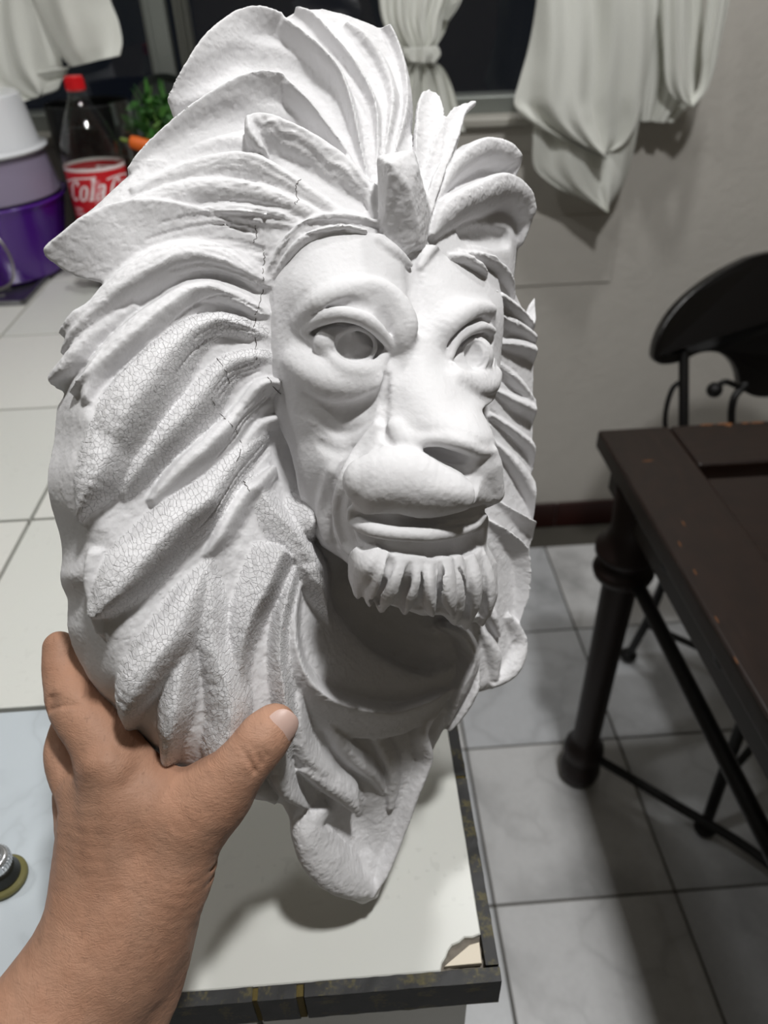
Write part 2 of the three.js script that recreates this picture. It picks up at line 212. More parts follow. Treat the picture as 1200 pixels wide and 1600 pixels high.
{ // soft drink bottle
  const z = -1.47, bx = onZ(143, 240, z).x, b = thing('soda_bottle', 'large clear plastic soda bottle with a red cap and red label', 'bottle', V(bx, CY, z));
  const R = .0525, yt = onZ(122, 118, z).y - CY;       // to the top of the cap
  const prof = [[.0, .006], [.018, .004], [.034, .0], [.046, .006], [R, .024], [R, .085], [R - .0012, .088], [R - .0012, .196], [R, .2], [R - .0005, .212], [.050, .226], [.045, .243], [.038, .26], [.029, .277], [.0205, .293], [.0155, .305], [.0138, .313]];
  const top = .313, sc = (yt - .022) / top, pr = prof.map(([r, y]) => [r, y * sc]);
  const pet = phy(0xf2f7f5, .04, { transmission: 1, thickness: 0, ior: 1.5 });
  mesh('body', lathe(pr, 48), pet, b);
  mesh('neck_ring', lathe([[.0138, top * sc], [.0165, top * sc + .0005], [.0165, top * sc + .003], [.0138, top * sc + .0035], [.0138, top * sc + .008]], 32), pet, b);
  const capG = [lathe([[0, .022], [.0142, .022], [.0152, .0205], [.0155, .004], [.0158, 0], [.0135, 0]], 40)]; for (let i = 0; i < 36; i++) { const a = i / 36 * 6.283; capG.push(box(.0012, .015, .0012, .0156 * Math.cos(a), .0105, .0156 * Math.sin(a))); }
  mesh('cap', join(capG).translate(0, top * sc, 0), std(0xd3161f, .35), b);
  const cv = document.createElement('canvas'); cv.width = 2048; cv.height = 640; const g = cv.getContext('2d');
  g.fillStyle = '#c9101f'; g.fillRect(0, 0, 2048, 640); g.fillStyle = '#eadcdc'; g.fillRect(0, 0, 2048, 34);
  g.fillStyle = '#f6eef0'; g.save(); g.translate(0, 0);
  const word = (x) => { g.save(); g.translate(x, 330); g.transform(1, -.03, -.22, 1, 0, 0); g.font = 'italic bold 250px serif'; g.scale(.82, 1.15); g.fillText('Coca', 0, 0); g.restore(); g.save(); g.translate(x + 560, 330); g.transform(1, -.03, -.22, 1, 0, 0); g.scale(.82, 1.15); g.font = 'italic bold 250px serif'; g.fillText('Cola', 0, 0); g.restore(); g.lineWidth = 15; g.strokeStyle = '#f6eef0'; g.lineCap = 'round'; g.beginPath(); g.moveTo(x + 40, 120); g.bezierCurveTo(x + 300, 60, x + 420, 190, x + 640, 118); g.bezierCurveTo(x + 760, 80, x + 860, 100, x + 960, 86); g.stroke(); g.beginPath(); g.moveTo(x + 480, 300); g.lineTo(x + 548, 290); g.stroke(); };
  word(60); word(1100);
  g.font = 'bold 44px sans-serif'; for (const x of [640, 1680]) { g.fillText('SABOR', x, 430); g.fillText('ORIGINAL', x, 482); g.fillRect(x + 250, 410, 78, 96); g.fillStyle = '#c9101f'; g.fillRect(x + 274, 424, 30, 64); g.fillStyle = '#f6eef0'; g.font = '30px sans-serif'; g.fillText('2.5 L  RETORNABLE', x, 560); g.font = 'bold 44px sans-serif'; }
  for (const x of [980, 2010]) { g.globalAlpha = .55; g.fillRect(x - 20, 120, 96, 300); g.globalAlpha = 1; g.fillStyle = '#c9101f'; for (let i = 0; i < 12; i++) g.fillRect(x - 8, 140 + i * 22, 72, 7); g.fillStyle = '#f6eef0'; }
  g.restore();
  const t = new THREE.CanvasTexture(cv); t.colorSpace = THREE.SRGBColorSpace; t.wrapS = THREE.RepeatWrapping;
  const lab = new THREE.CylinderGeometry(R + .0003, R + .0003, .108 * sc, 64, 1, true).translate(0, .142 * sc, 0); lab.rotateY(3.38);
  mesh('label', lab, std(0xffffff, .4, { map: t, side: THREE.DoubleSide }), b);
}
{ // tubs standing on the drainboard
  const z = -1.47, wall = (o, i = .003) => o;
  const cup = (r0, r1, h, t = .0028, rim = .004) => lathe([[0, 0], [r0 - .006, 0], [r0, .006], [r1, h - .008], [r1 + rim, h - .005], [r1 + rim, h], [r1 - t, h], [r0 - t, .008], [0, t]], 56);
  const sink = thing('steel_drainboard', 'grey stainless steel drainboard lying on the counter under the purple bucket', 'drainboard', V(-.80, CY, -1.475));
  const steel = std(0x8d8d90, .22, { metalness: .9, bumpMap: rep(ironTex0(), 4, 4), bumpScale: .0002 });
  function ironTex0() { return texture(128, (u, v) => [fbm(u, v, 16, 3, 2)]); }
  mesh('tray', box(.48, .004, .37, 0, .002, 0, .0015), steel, sink);
  mesh('raised_rim', [box(.48, .008, .010, 0, .005, .18, .003), box(.48, .008, .010, 0, .005, -.18, .003), box(.010, .008, .37, .235, .005, 0, .003), box(.010, .008, .37, -.235, .005, 0, .003)], steel, sink);
  for (let i = 0; i < 9; i++) mesh('rib', box(.40, .0035, .006, -.01, .0052, -.14 + i * .035, .0015), steel, sink);
  const px = onZ(113, 400, z).x - .132, y0 = CY + .0074;
  const hb = onZ(95, 300, z).y - y0, ht = onZ(88, 232, z).y - y0, hw = onZ(63, 143, z).y - y0;
  const b = thing('purple_bucket', 'glossy purple plastic bucket with a wire handle on the steel drainboard', 'bucket', V(px, y0, z));
  mesh('pail', cup(.112, .142, hb), phy(0x4c1783, .25, { clearcoat: .3 }), b);
  mesh('wire_handle', tube([V(.04, hb - .02, .142), V(.072, hb - .03, .16), V(.088, hb * .5, .168), V(.075, .03, .165), V(.02, .012, .16), V(-.06, .02, .15)], .0022, 40, 8), std(0x9c9a96, .3, { metalness: .8 }), b);
  const lil = thing('lilac_tub', 'greyish lilac plastic tub stacked on top of the purple bucket', 'tub', V(px, y0 + hb + .001, z));
  mesh('tub', lathe([[0, 0], [.137, 0], [.139, .004], [.127, ht - hb - .004], [.124, ht - hb - .001], [0, ht - hb - .001]], 56), phy(0x9389a0, .35, { transmission: .12, thickness: 0 }), lil);
  const wh = thing('white_tub', 'upturned white plastic tub on top of the lilac one', 'tub', V(px, y0 + ht + .001, z));
  mesh('tub', lathe([[.118, .0], [.135, 0], [.135, .006], [.124, .010], [.113, hw - ht - .005], [.107, hw - ht], [0, hw - ht]], 56), phy(0xe4e6ea, .22, { clearcoat: .4 }), wh);
}
{ // greens, an orange carrot, a pan, a glass and a bag behind the bottle
  const rnd = mulberry(31), leafM = [0x3d7a2a, 0x4f8f36, 0x2f6623, 0x7aa552].map(c => phy(c, .6, { transmission: .25, thickness: 0, side: THREE.DoubleSide }));
  const leafG = () => { const s = new THREE.Shape(); s.moveTo(0, 0); s.bezierCurveTo(.008, .004, .010, .016, 0, .028); s.bezierCurveTo(-.010, .016, -.008, .004, 0, 0); const g = new THREE.ExtrudeGeometry(s, { depth: .0006, bevelEnabled: false, curveSegments: 5 }); const p = g.attributes.position; for (let i = 0; i < p.count; i++) p.setZ(i, p.getZ(i) + 9 * p.getX(i) ** 2 - 4 * p.getY(i) ** 2); g.computeVertexNormals(); return g; };
  const LG = leafG();
  const bunch = (pos, n, w, h, lean, label, group) => { const t = thing('herb_bunch', label, 'herbs', pos, group); for (let k = 0; k < 4; k++) mesh('leaves', Array.from({ length: n / 4 }, () => { const g = LG.clone(); g.scale(.7 + .8 * rnd(), .7 + .8 * rnd(), 1); g.rotateX(rnd() * 3 - 1.5); g.rotateY(rnd() * 6.28); g.rotateZ(rnd() * 3 - 1.5); const a = rnd() * 6.283, r = Math.sqrt(rnd()) * w, y = h * (.25 + .75 * rnd()); return g.translate(r * Math.cos(a) + lean * y, y, r * Math.sin(a) * .7); }), leafM[k], t).userData.kind = 'stuff'; mesh('stems', Array.from({ length: 9 }, () => { const a = rnd() * 6.283; return tube([V((rnd() - .5) * .02, 0, (rnd() - .5) * .02), V(w * .3 * Math.cos(a) + lean * h * .3, h * .5, w * .3 * Math.sin(a)), V(w * .8 * Math.cos(a) + lean * h, h * .9, w * .6 * Math.sin(a))], .0014, 8, 5); }), std(0x5f8a3c, .6), t); return t; };
  const p1 = onZ(238, 200, -1.60); bunch(V(p1.x + .025, CY, -1.575), 420, .05, p1.y - CY + .05, .0, 'bunch of green herbs standing behind the plaster head', null);
  const p2 = onZ(128, 345, -1.40); bunch(V(p2.x + .045, CY, -1.365), 170, .045, .085, 0, 'low heap of green leaves at the foot of the soda bottle', null);
  const cr = thing('carrot', 'orange carrot tip sticking out below the green herbs', 'carrot', onZ(208, 228, -1.49).setY(CY));
  const ch = onZ(208, 228, -1.49).y - CY; const cg = lathe([[0, -.055], [.009, -.053], [.015, -.045], [.0165, -.02], [.0175, .0], [.0185, .03], [.017, .05], [.009, .056], [0, .0565]], 24); { const p = cg.attributes.position; for (let i = 0; i < p.count; i++) { const q = 1 + .05 * noise3(p.getX(i) * 80, p.getY(i) * 160, p.getZ(i) * 80); p.setX(i, p.getX(i) * q); p.setZ(i, p.getZ(i) * q); } cg.computeVertexNormals(); }
  mesh('root', cg.scale(.62, .5, .62).rotateZ(1.3).translate(.022, ch, 0), std(0xe0681c, .55), cr); mesh('top_stub', rod(V(.022 - .030, ch + .008, 0), V(.022 - .042, ch + .012, 0), .004, .003), std(0x6d7f34, .7), cr);
  mesh('bag_under', new THREE.SphereGeometry(1, 24, 16).scale(.05, (ch - .012) / 2, .035).translate(.03, (ch - .012) / 2, 0), phy(0xb9bdb0, .4, { transmission: .3, thickness: 0 }), cr);
  const pan = thing('frying_pan', 'dark grey frying pan leaning on the wall behind the herbs', 'pan', V(onZ(240, 180, -1.69).x + .03, CY, -1.695));
  const pc = onZ(218, 168, -1.68).y - CY; mesh('pan_dish', lathe([[0, 0], [.058, 0], [.066, .006], [.074, .02], [.072, .021], [.064, .008], [.056, .003], [0, .003]], 48).rotateX(Math.PI / 2 - .14).translate(0, pc - .02, -.01), std(0x3c413f, .5), pan); mesh('pan_handle', rod(V(-.0, pc - .085, .006), V(.0, .008, .03), .009, .011), std(0x141414, .5), pan);
  const gl = thing('drinking_glass', 'clear drinking glass with bright glints just behind the soda bottle', 'glass', V(onZ(186, 200, -1.50).x + .004, CY, -1.53));
  const gh = onZ(183, 160, -1.525).y - CY; mesh('glass_wall', lathe([[0, .004], [.014, .004], [.016, 0], [.017, .004], [.020, gh], [.0188, gh], [.0158, .008], [0, .008]], 36), phy(0xffffff, .03, { transmission: 1, thickness: 0, ior: 1.5 }), gl);
  const pot = thing('black_pot', 'tall black cooking pot in the dark corner behind the soda bottle', 'pot', V(onZ(143, 250, -1.62).x + .012, CY, -1.632));
  mesh('pot_wall', lathe([[0, 0], [.070, 0], [.076, .006], [.077, .262], [.079, .266], [.077, .269], [.074, .264], [.072, .01], [0, .008]], 40), std(0x121314, .4, { metalness: .4 }), pot); mesh('pot_handle', tube([V(-.03, .23, .070), V(-.02, .235, .085), V(.02, .235, .085), V(.03, .23, .070)], .005, 16, 8), std(0x0c0c0c, .5), pot);
}
{ // silver-topped knob on an olive disc, at the left edge of the counter
  const o = onY(8, 1374, CY), k = thing('silver_lidded_jar', 'small jar with a silver lid and an olive green foot at the left picture edge', 'jar', V(o.x, CY, o.z));
  mesh('foot', lathe([[0, 0], [.0125, 0], [.0145, .0015], [.0145, .004], [.0125, .0055], [0, .0055]], 40), std(0x6f6a3c, .5, { bumpMap: rep(plasterBump, 4, 4), bumpScale: .0004 }), k);
  mesh('neck', lathe([[0, .0055], [.0112, .0055], [.0115, .008], [.0095, .012], [.0098, .018], [0, .018]], 36), std(0x17170f, .4), k);
  const lg = [lathe([[0, .027], [.0075, .0272], [.0092, .0262], [.0098, .0245], [.0098, .0185], [.0088, .018], [0, .018]], 40)]; for (let i = 0; i < 32; i++) { const a = i / 32 * 6.283; lg.push(box(.0008, .005, .0008, .0099 * Math.cos(a), .0215, .0099 * Math.sin(a))); }
  mesh('lid', lg, std(0xd6d8da, .22, { metalness: .85 }), k); mesh('lid_ring', new THREE.TorusGeometry(.006, .0006, 8, 36).rotateX(Math.PI / 2).translate(0, .0273, 0), std(0xb0b2b4, .25, { metalness: .85 }), k);
}

// ---------------------------------------------------------------- dining table and chairs
const woodTex = texture(1024, (u, v) => { const g = fbm(u, v, 4, 3, 2), l = tn(u * 6 + g * 3, v * 180, 360, 5), r = fbm(u * 1, v, 64, 3, 7), s = .5 + .5 * Math.sin((v * 30 + g * 6) * 6.283); const k = .45 + .25 * s * l + .3 * r; return [k, k * .93, k * .86]; });
const ironTex = texture(256, (u, v) => [.5 + .5 * (fbm(u, v, 16, 4, 40) - .5)]);
const iron = std(0x0d0b0b, .42, { metalness: .3, bumpMap: rep(ironTex, 8, 8), bumpScale: .0006 });
const ironRust = std(0x1c0f0c, .5, { metalness: .3, bumpMap: rep(ironTex, 8, 8), bumpScale: .0006 });
const wood = std(0x241610, .36, { map: woodTex, bumpMap: woodTex, bumpScale: .0006 }), woodDark = std(0x1b110d, .4, { map: woodTex }), rawWood = std(0x6b411d, .7);
{
  const TX = .388, TZ = -.995, TY = .76, TW = .92, TL = 1.55, th = .032;            // far left corner and size
  const t = thing('dining_table', 'dark brown wooden dining table with inset panels on turned black iron legs', 'table', V(TX, 0, TZ));
  const fw = .115;
  const grain = (g, along) => { const p = g.attributes.position, n = g.attributes.normal, uv = new Float32Array(p.count * 2); for (let i = 0; i < p.count; i++) { const a = along === 'x' ? p.getX(i) : p.getZ(i), b = (along === 'x' ? p.getZ(i) : p.getX(i)) + (Math.abs(n.getY(i)) < .5 ? p.getY(i) : 0); uv[2 * i] = a; uv[2 * i + 1] = b; } g.setAttribute('uv', new THREE.BufferAttribute(uv, 2)); return g; };
  const rail = (x0, x1, z0, z1, al) => mesh('top_rail', grain(box(x1 - x0, th, z1 - z0, (x0 + x1) / 2, TY - th / 2, (z0 + z1) / 2, .005), al), wood, t);
  rail(0, fw, 0, TL, 'z'); rail(TW - fw, TW, 0, TL, 'z'); rail(fw + .001, TW - fw - .001, 0, fw, 'x'); rail(fw + .001, TW - fw - .001, TL - fw, TL, 'x');
  // scratches showing pale wood along the edges
  const rnd = mulberry(77);
  const chip = (x, z, w, d) => mesh('worn_edge', new THREE.SphereGeometry(1, 10, 6).scale(w, .0007, d).translate(x, TY + .0001, z), rawWood, t);
  { const c = onY(1012, 720, TY).sub(t.position); chip(c.x, c.z, .009, .0013); }
  for (let i = 0; i < 9; i++) chip(.17 + i * .028 + rnd() * .012, .004 + rnd() * .002, .006 + rnd() * .01, .0025);
  { const c = onY(1138, 664, TY).sub(t.position); chip(c.x, .008, .006, .005); }
  for (const [x, y] of [[1062, 850], [1086, 894], [1120, 968], [1150, 1032], [1068, 818]]) { const c = onY(x, y, TY).sub(t.position); chip(c.x, c.z, .001, .006); }
  // recessed panels, one of them redder, with slats between
  const pm = [std(0x241713, .2, { map: woodTex }), std(0x4a1c12, .25, { map: woodTex }), std(0x2a1b15, .22, { map: woodTex })];
  const pz = [fw, fw + .29, fw + .6, fw + .93, TL - fw]; for (let i = 0; i < 4; i++) { mesh('top_panel', grain(box(TW - 2 * fw - .004, .014, pz[i + 1] - pz[i] - .034, TW / 2, TY - .021, (pz[i] + pz[i + 1]) / 2, .002), 'x'), pm[i % 3], t); if (i) mesh('top_slat', grain(box(TW - 2 * fw - .004, .024, .03, TW / 2, TY - .014, pz[i], .003), 'x'), wood, t); }
  // apron
  mesh('apron', [box(.022, .062, TL - .06, .032, TY - th - .031, TL / 2, .003), box(.022, .062, TL - .06, TW - .032, TY - th - .031, TL / 2, .003), box(TW - .09, .062, .022, TW / 2, TY - th - .031, .032, .003), box(TW - .09, .062, .022, TW / 2, TY - th - .031, TL - .032, .003)], woodDark, t);
  // beaded moulding under the rim of the near long side
  for (let i = 0; i < 9; i++) mesh('apron_stud', new THREE.SphereGeometry(.013, 12, 8).scale(.6, 1, 1).translate(.02, TY - th - .02, .10 + i * .17), iron, t);
  const legProfile = [[0, .0], [.026, .0], [.036, .008], [.041, .03], [.038, .052], [.030, .064], [.035, .074], [.040, .088], [.037, .108], [.028, .118], [.0255, .13], [.0265, .35], [.0285, .54], [.034, .548], [.046, .556], [.049, .566], [.046, .576], [.036, .582], [.041, .592], [.050, .602], [.050, .614], [.038, .624], [.032, .65], [.036, TY - th - .004], [0, TY - th - .004]];
  const lx = [.035, TW - .035], lz = [.118, TL - .118];
  for (const x of lx) for (const z of lz) mesh('leg', lathe(legProfile, 28).translate(x, 0, z), ironRust, t);
  for (const x of lx) mesh('side_rail', rod(V(x + (x < .4 ? .012 : -.012), .563, lz[0]), V(x + (x < .4 ? .012 : -.012), .563, lz[1]), .0115), iron, t);
  const cx = TW / 2, cz = TL / 2;                                                             // curved stretchers from the feet to a ring in the middle
  for (const x of lx) for (const z of lz) { const sx = Math.sign(x - cx), sz = Math.sign(z - cz), q = (u, w) => V(cx + sx * u, .078, cz + sz * w); mesh('stretcher', tube([V(x, .085, z), q(.29, .535), q(.175, .42), q(.08, .25), q(.03, .05)], .0095, 40, 10), iron, t); }
  mesh('stretcher_ring', new THREE.TorusGeometry(.05, .009, 10, 32).rotateX(Math.PI / 2).translate(cx, .078, cz), iron, t);
}
{ // iron chair tucked in on the far side of the table
  const FX = .628, RZ = -1.178, FZ = -.735, W = .40, SY = .46;
  const c = thing('dining_chair', 'black wrought iron chair with broad curved backrest on far side of table', 'chair', V(FX + W / 2, 0, (RZ + FZ) / 2));
  const hw = W / 2, rz = RZ - c.position.z, fz = FZ - c.position.z;
  for (const s of [-1, 1]) {
    mesh('leg', [tube([V(s * hw, .012, fz), V(s * hw * .99, .2, fz - .012), V(s * hw * .95, SY, fz - .03)], .0105, 16, 10), new THREE.SphereGeometry(.021, 16, 10).scale(1, .85, 1).translate(s * hw, .0175, fz)], iron, c);
    mesh('leg', [tube([V(s * hw, .012, rz), V(s * hw * .97, .22, rz + .045), V(s * hw * .95, SY, rz + .055), V(s * hw * .97, .60, rz + .0), V(s * hw * .97, .76, rz - .085)], .0095, 30, 10), new THREE.SphereGeometry(.02, 16, 10).scale(1, .85, 1).translate(s * hw, .0165, rz)], iron, c);
  }
  for (const q of [-1, 1]) { mesh('rung', tube([V(q * hw * .97, .15, rz + .03), V(q * hw * .42, .15, rz + .13), V(0, .15, 0)], .0075, 18, 8), iron, c); mesh('rung', tube([V(q * hw * .99, .15, fz - .01), V(q * hw * .42, .15, fz - .10), V(0, .15, 0)], .0075, 18, 8), iron, c); }
  mesh('seat', box(W + .02, .035, fz - rz - .02, 0, SY + .018, 0, .014), std(0x17110f, .5), c);
  // broad backrest: an arched plate hollowed below, leaning back
  const s = new THREE.Shape(); const bw = hw + .055;
  s.moveTo(-bw, -.015); s.bezierCurveTo(-bw - .004, .045, -bw + .06, .10, -.08, .142); s.bezierCurveTo(-.03, .155, .03, .155, .08, .142); s.bezierCurveTo(bw - .06, .10, bw + .004, .045, bw, -.015);
  s.bezierCurveTo(bw - .005, -.034, bw - .05, -.032, bw - .075, -.022); s.bezierCurveTo(bw - .11, -.006, .075, -.01, .055, -.085); s.bezierCurveTo(.04, -.125, -.04, -.125, -.055, -.085); s.bezierCurveTo(-.075, -.01, -bw + .11, -.006, -bw + .075, -.022); s.bezierCurveTo(-bw + .05, -.032, -bw + .005, -.034, -bw, -.015);
  const g = new THREE.ExtrudeGeometry(s, { depth: .018, bevelEnabled: true, bevelSize: .006, bevelThickness: .006, bevelSegments: 3, curveSegments: 14 }); g.translate(0, 0, -.009);
  { const p = g.attributes.position; for (let i = 0; i < p.count; i++) p.setZ(i, p.getZ(i) - .05 * (1 - (p.getX(i) / bw) ** 2)); g.computeVertexNormals(); }
  g.rotateX(-.24).translate(0, .775, rz - .08); mesh('backrest', g, std(0x0b0909, .28), c);
  for (const q of [-1, 1]) mesh('scroll', [tube([V(q * .05, .68, rz - .09), V(q * .075, .66, rz - .075), V(q * .07, .59, rz - .05), V(q * .02, .5, rz + .02), V(0, SY + .03, rz + .05)], .0075, 30, 8), tube([V(q * .06, .675, rz - .085), V(q * .10, .69, rz - .085), V(q * .112, .675, rz - .083)], .006, 12, 8), new THREE.SphereGeometry(.0155, 14, 10).translate(q * .115, .675, rz - .083)], iron, c);
  mesh('scroll', [tube([V(-hw * .97, .58, rz + .0), V(-hw * 1.12, .63, rz - .03), V(-hw * 1.05, .70, rz - .06), V(-hw * .97, .71, rz - .06)], .005, 16, 8)], iron, c);
}

// ---------------------------------------------------------------- sculpting: a signed distance grid, meshed with surface nets
const TH = 34 * Math.PI / 180, ST = Math.sin(TH), CT = Math.cos(TH), W0 = 40, BX = 660, BYP = 540;
const FWD = [ST, 0, CT], SIDE = [CT, 0, -ST];                       // the way the lion looks; its left
// a picture point with w = how far it stands out towards the viewer; L() with c = how far it stands out of the face
const K = w => 1 - w / FPX;
const Q = (x, y, w) => { const k = K(w); return [(x - 600) * k, (800 - y) * k, w]; };
const Lw = (x, c) => W0 - ST / CT * (x - BX) + c / CT;
const L = (x, y, c) => Q(x, y, Lw(x, c));
const B0 = Q(BX, BYP, W0);
const dot = (a, b) => a[0] * b[0] + a[1] * b[1] + a[2] * b[2], sub = (a, b) => [a[0] - b[0], a[1] - b[1], a[2] - b[2]], add = (a, b, s = 1) => [a[0] + b[0] * s, a[1] + b[1] * s, a[2] + b[2] * s];
const nrm = a => { const l = Math.hypot(...a) || 1; return [a[0] / l, a[1] / l, a[2] / l]; }, cross = (a, b) => [a[1] * b[2] - a[2] * b[1], a[2] * b[0] - a[0] * b[2], a[0] * b[1] - a[1] * b[0]];
class Vol {
  constructor(lo, hi, h) { this.lo = lo; this.h = h; this.n = [0, 1, 2].map(i => Math.ceil((hi[i] - lo[i]) / h) + 1); this.F = new Float32Array(this.n[0] * this.n[1] * this.n[2]).fill(60); this.T = new Uint8Array(this.F.length); }
  run(lo, hi, f) {
    const { h, n } = this, a = [0, 1, 2].map(i => Math.max(0, Math.floor((lo[i] - this.lo[i]) / h))), b = [0, 1, 2].map(i => Math.min(n[i] - 1, Math.ceil((hi[i] - this.lo[i]) / h)));
    for (let k = a[2]; k <= b[2]; k++) { const z = this.lo[2] + k * h; for (let j = a[1]; j <= b[1]; j++) { const y = this.lo[1] + j * h; let o = (k * n[1] + j) * n[0] + a[0]; for (let i = a[0]; i <= b[0]; i++, o++) f(this.lo[0] + i * h, y, z, o); } }
  }
  add(p, k = 0, tag = 0) {             // smooth union
    const F = this.F, T = this.T, m = k + 8;
    this.run(p.lo.map(v => v - m), p.hi.map(v => v + m), (x, y, z, o) => { const d = p.d(x, y, z), f = F[o]; if (d < f) T[o] = tag; if (k > 0) { const e = Math.max(k - Math.abs(d - f), 0) / k; F[o] = Math.min(d, f) - e * e * k * .25; } else if (d < f) F[o] = d; });
  }
  cut(p, k = 0) {                      // smooth subtraction
    const F = this.F, m = k + 8;
    this.run(p.lo.map(v => v - m), p.hi.map(v => v + m), (x, y, z, o) => { const d = -p.d(x, y, z), f = F[o]; if (k > 0) { const e = Math.max(k - Math.abs(d - f), 0) / k; F[o] = Math.max(d, f) + e * e * k * .25; } else if (d > f) F[o] = d; });
  }
  at(x, y, z) { const { F, n, lo, h } = this; x = (x - lo[0]) / h; y = (y - lo[1]) / h; z = (z - lo[2]) / h; const i = Math.floor(x), j = Math.floor(y), k = Math.floor(z); if (i < 0 || j < 0 || k < 0 || i > n[0] - 2 || j > n[1] - 2 || k > n[2] - 2) return 60; x -= i; y -= j; z -= k; const o = (k * n[1] + j) * n[0] + i, a = n[0], b = n[0] * n[1]; return lerp(lerp(lerp(F[o], F[o + 1], x), lerp(F[o + a], F[o + a + 1], x), y), lerp(lerp(F[o + b], F[o + b + 1], x), lerp(F[o + a + b], F[o + a + b + 1], x), y), z); }
  surf(x, y) { let w = this.lo[2] + this.n[2] * this.h - 6; for (; w > this.lo[2]; w -= 4) if (this.at(...Q(x, y, w)) < 0) { let a = w, b = w + 4; for (let i = 0; i < 6; i++) { const m = (a + b) / 2; if (this.at(...Q(x, y, m)) < 0) a = m; else b = m; } return a; } return null; }     // where a line of sight meets the surface
  engrave(pts, k = 3, m = 5) { const P = spline(pts, m).map(([x, y, r]) => { const w = this.surf(x, y); return w === null ? null : [...Q(x, y, w), r]; }).filter(Boolean); if (P.length > 1) this.cut(chain(P, 1), k); }
  blur() { const { F, n } = this, st = [1, n[0], n[0] * n[1]]; for (const s of st) { const G = new Float32Array(F.length); G.set(F); for (let o = s; o < F.length - s; o++) { const v = G[o]; if (v < 14 && v > -14) F[o] = .5 * v + .25 * (G[o - s] + G[o + s]); } } }
  warp(fn) { const F = this.F, m = this.h * 3; const { h, n } = this; let o = 0; for (let k = 0; k < n[2]; k++) for (let j = 0; j < n[1]; j++) for (let i = 0; i < n[0]; i++, o++) if (F[o] < m && F[o] > -m) F[o] += fn(this.lo[0] + i * h, this.lo[1] + j * h, this.lo[2] + k * h, this.T[o]); }
  mesh(scale, base) {                  // -> {tag: geometry}; vertices shared in place, so parts meet without a seam
    const { F, T, n, h, lo } = this, [nx, ny, nz] = n, sx = 1, sy = nx, sz = nx * ny, id = new Int32Array(F.length).fill(-1), P = [], N = [], own = [];
    const C = [0, sx, sy, sx + sy, sz, sx + sz, sy + sz, sx + sy + sz], EA = [0, 2, 4, 6, 0, 1, 4, 5, 0, 1, 2, 3], EB = [1, 3, 5, 7, 2, 3, 6, 7, 4, 5, 6, 7];
    for (let k = 0; k < nz - 1; k++) for (let j = 0; j < ny - 1; j++) for (let i = 0; i < nx - 1; i++) {
      const o = k * sz + j * sy + i; let m = 0; for (let c = 0; c < 8; c++) if (F[o + C[c]] < 0) m |= 1 << c; if (m === 0 || m === 255) continue;
      let x = 0, y = 0, z = 0, q = 0;
      for (let e = 0; e < 12; e++) { const a = EA[e], b = EB[e]; if (((m >> a) & 1) === ((m >> b) & 1)) continue; const fa = F[o + C[a]], t = fa / (fa - F[o + C[b]]); x += (a & 1) + t * ((b & 1) - (a & 1)); y += ((a >> 1) & 1) + t * (((b >> 1) & 1) - ((a >> 1) & 1)); z += (a >> 2) + t * ((b >> 2) - (a >> 2)); q++; }
      x /= q; y /= q; z /= q; id[o] = P.length / 3; P.push(i + x, j + y, k + z);
      let best = 0, bf = 1e9; for (let c = 0; c < 8; c++) if (F[o + C[c]] < bf) { bf = F[o + C[c]]; best = T[o + C[c]]; } own.push(best);
      const f = (a, b, c) => F[o + a * sx + b * sy + c * sz], X = 1 - x, Y = 1 - y, Z = 1 - z;
      let gx = Y * Z * (f(1, 0, 0) - f(0, 0, 0)) + y * Z * (f(1, 1, 0) - f(0, 1, 0)) + Y * z * (f(1, 0, 1) - f(0, 0, 1)) + y * z * (f(1, 1, 1) - f(0, 1, 1));
      let gy = X * Z * (f(0, 1, 0) - f(0, 0, 0)) + x * Z * (f(1, 1, 0) - f(1, 0, 0)) + X * z * (f(0, 1, 1) - f(0, 0, 1)) + x * z * (f(1, 1, 1) - f(1, 0, 1));
      let gz = X * Y * (f(0, 0, 1) - f(0, 0, 0)) + x * Y * (f(1, 0, 1) - f(1, 0, 0)) + X * y * (f(0, 1, 1) - f(0, 1, 0)) + x * y * (f(1, 1, 1) - f(1, 1, 0));
      const l = Math.hypot(gx, gy, gz) || 1; N.push(gx / l, gy / l, gz / l);
    }
    const tris = {}, quad = (a, b, c, d, flip) => { if (a < 0 || b < 0 || c < 0 || d < 0) return; const t = own[a], L = tris[t] ??= []; flip ? L.push(a, c, b, a, d, c) : L.push(a, b, c, a, c, d); };
    for (let k = 1; k < nz - 1; k++) for (let j = 1; j < ny - 1; j++) for (let i = 1; i < nx - 1; i++) {
      const o = k * sz + j * sy + i, s = F[o] < 0;
      if (s !== F[o + sx] < 0) quad(id[o - sy - sz], id[o - sz], id[o], id[o - sy], !s);
      if (s !== F[o + sy] < 0) quad(id[o - sx - sz], id[o - sx], id[o], id[o - sz], !s);
      if (s !== F[o + sz] < 0) quad(id[o - sx - sy], id[o - sy], id[o], id[o - sx], !s);
    }
    const out = {};
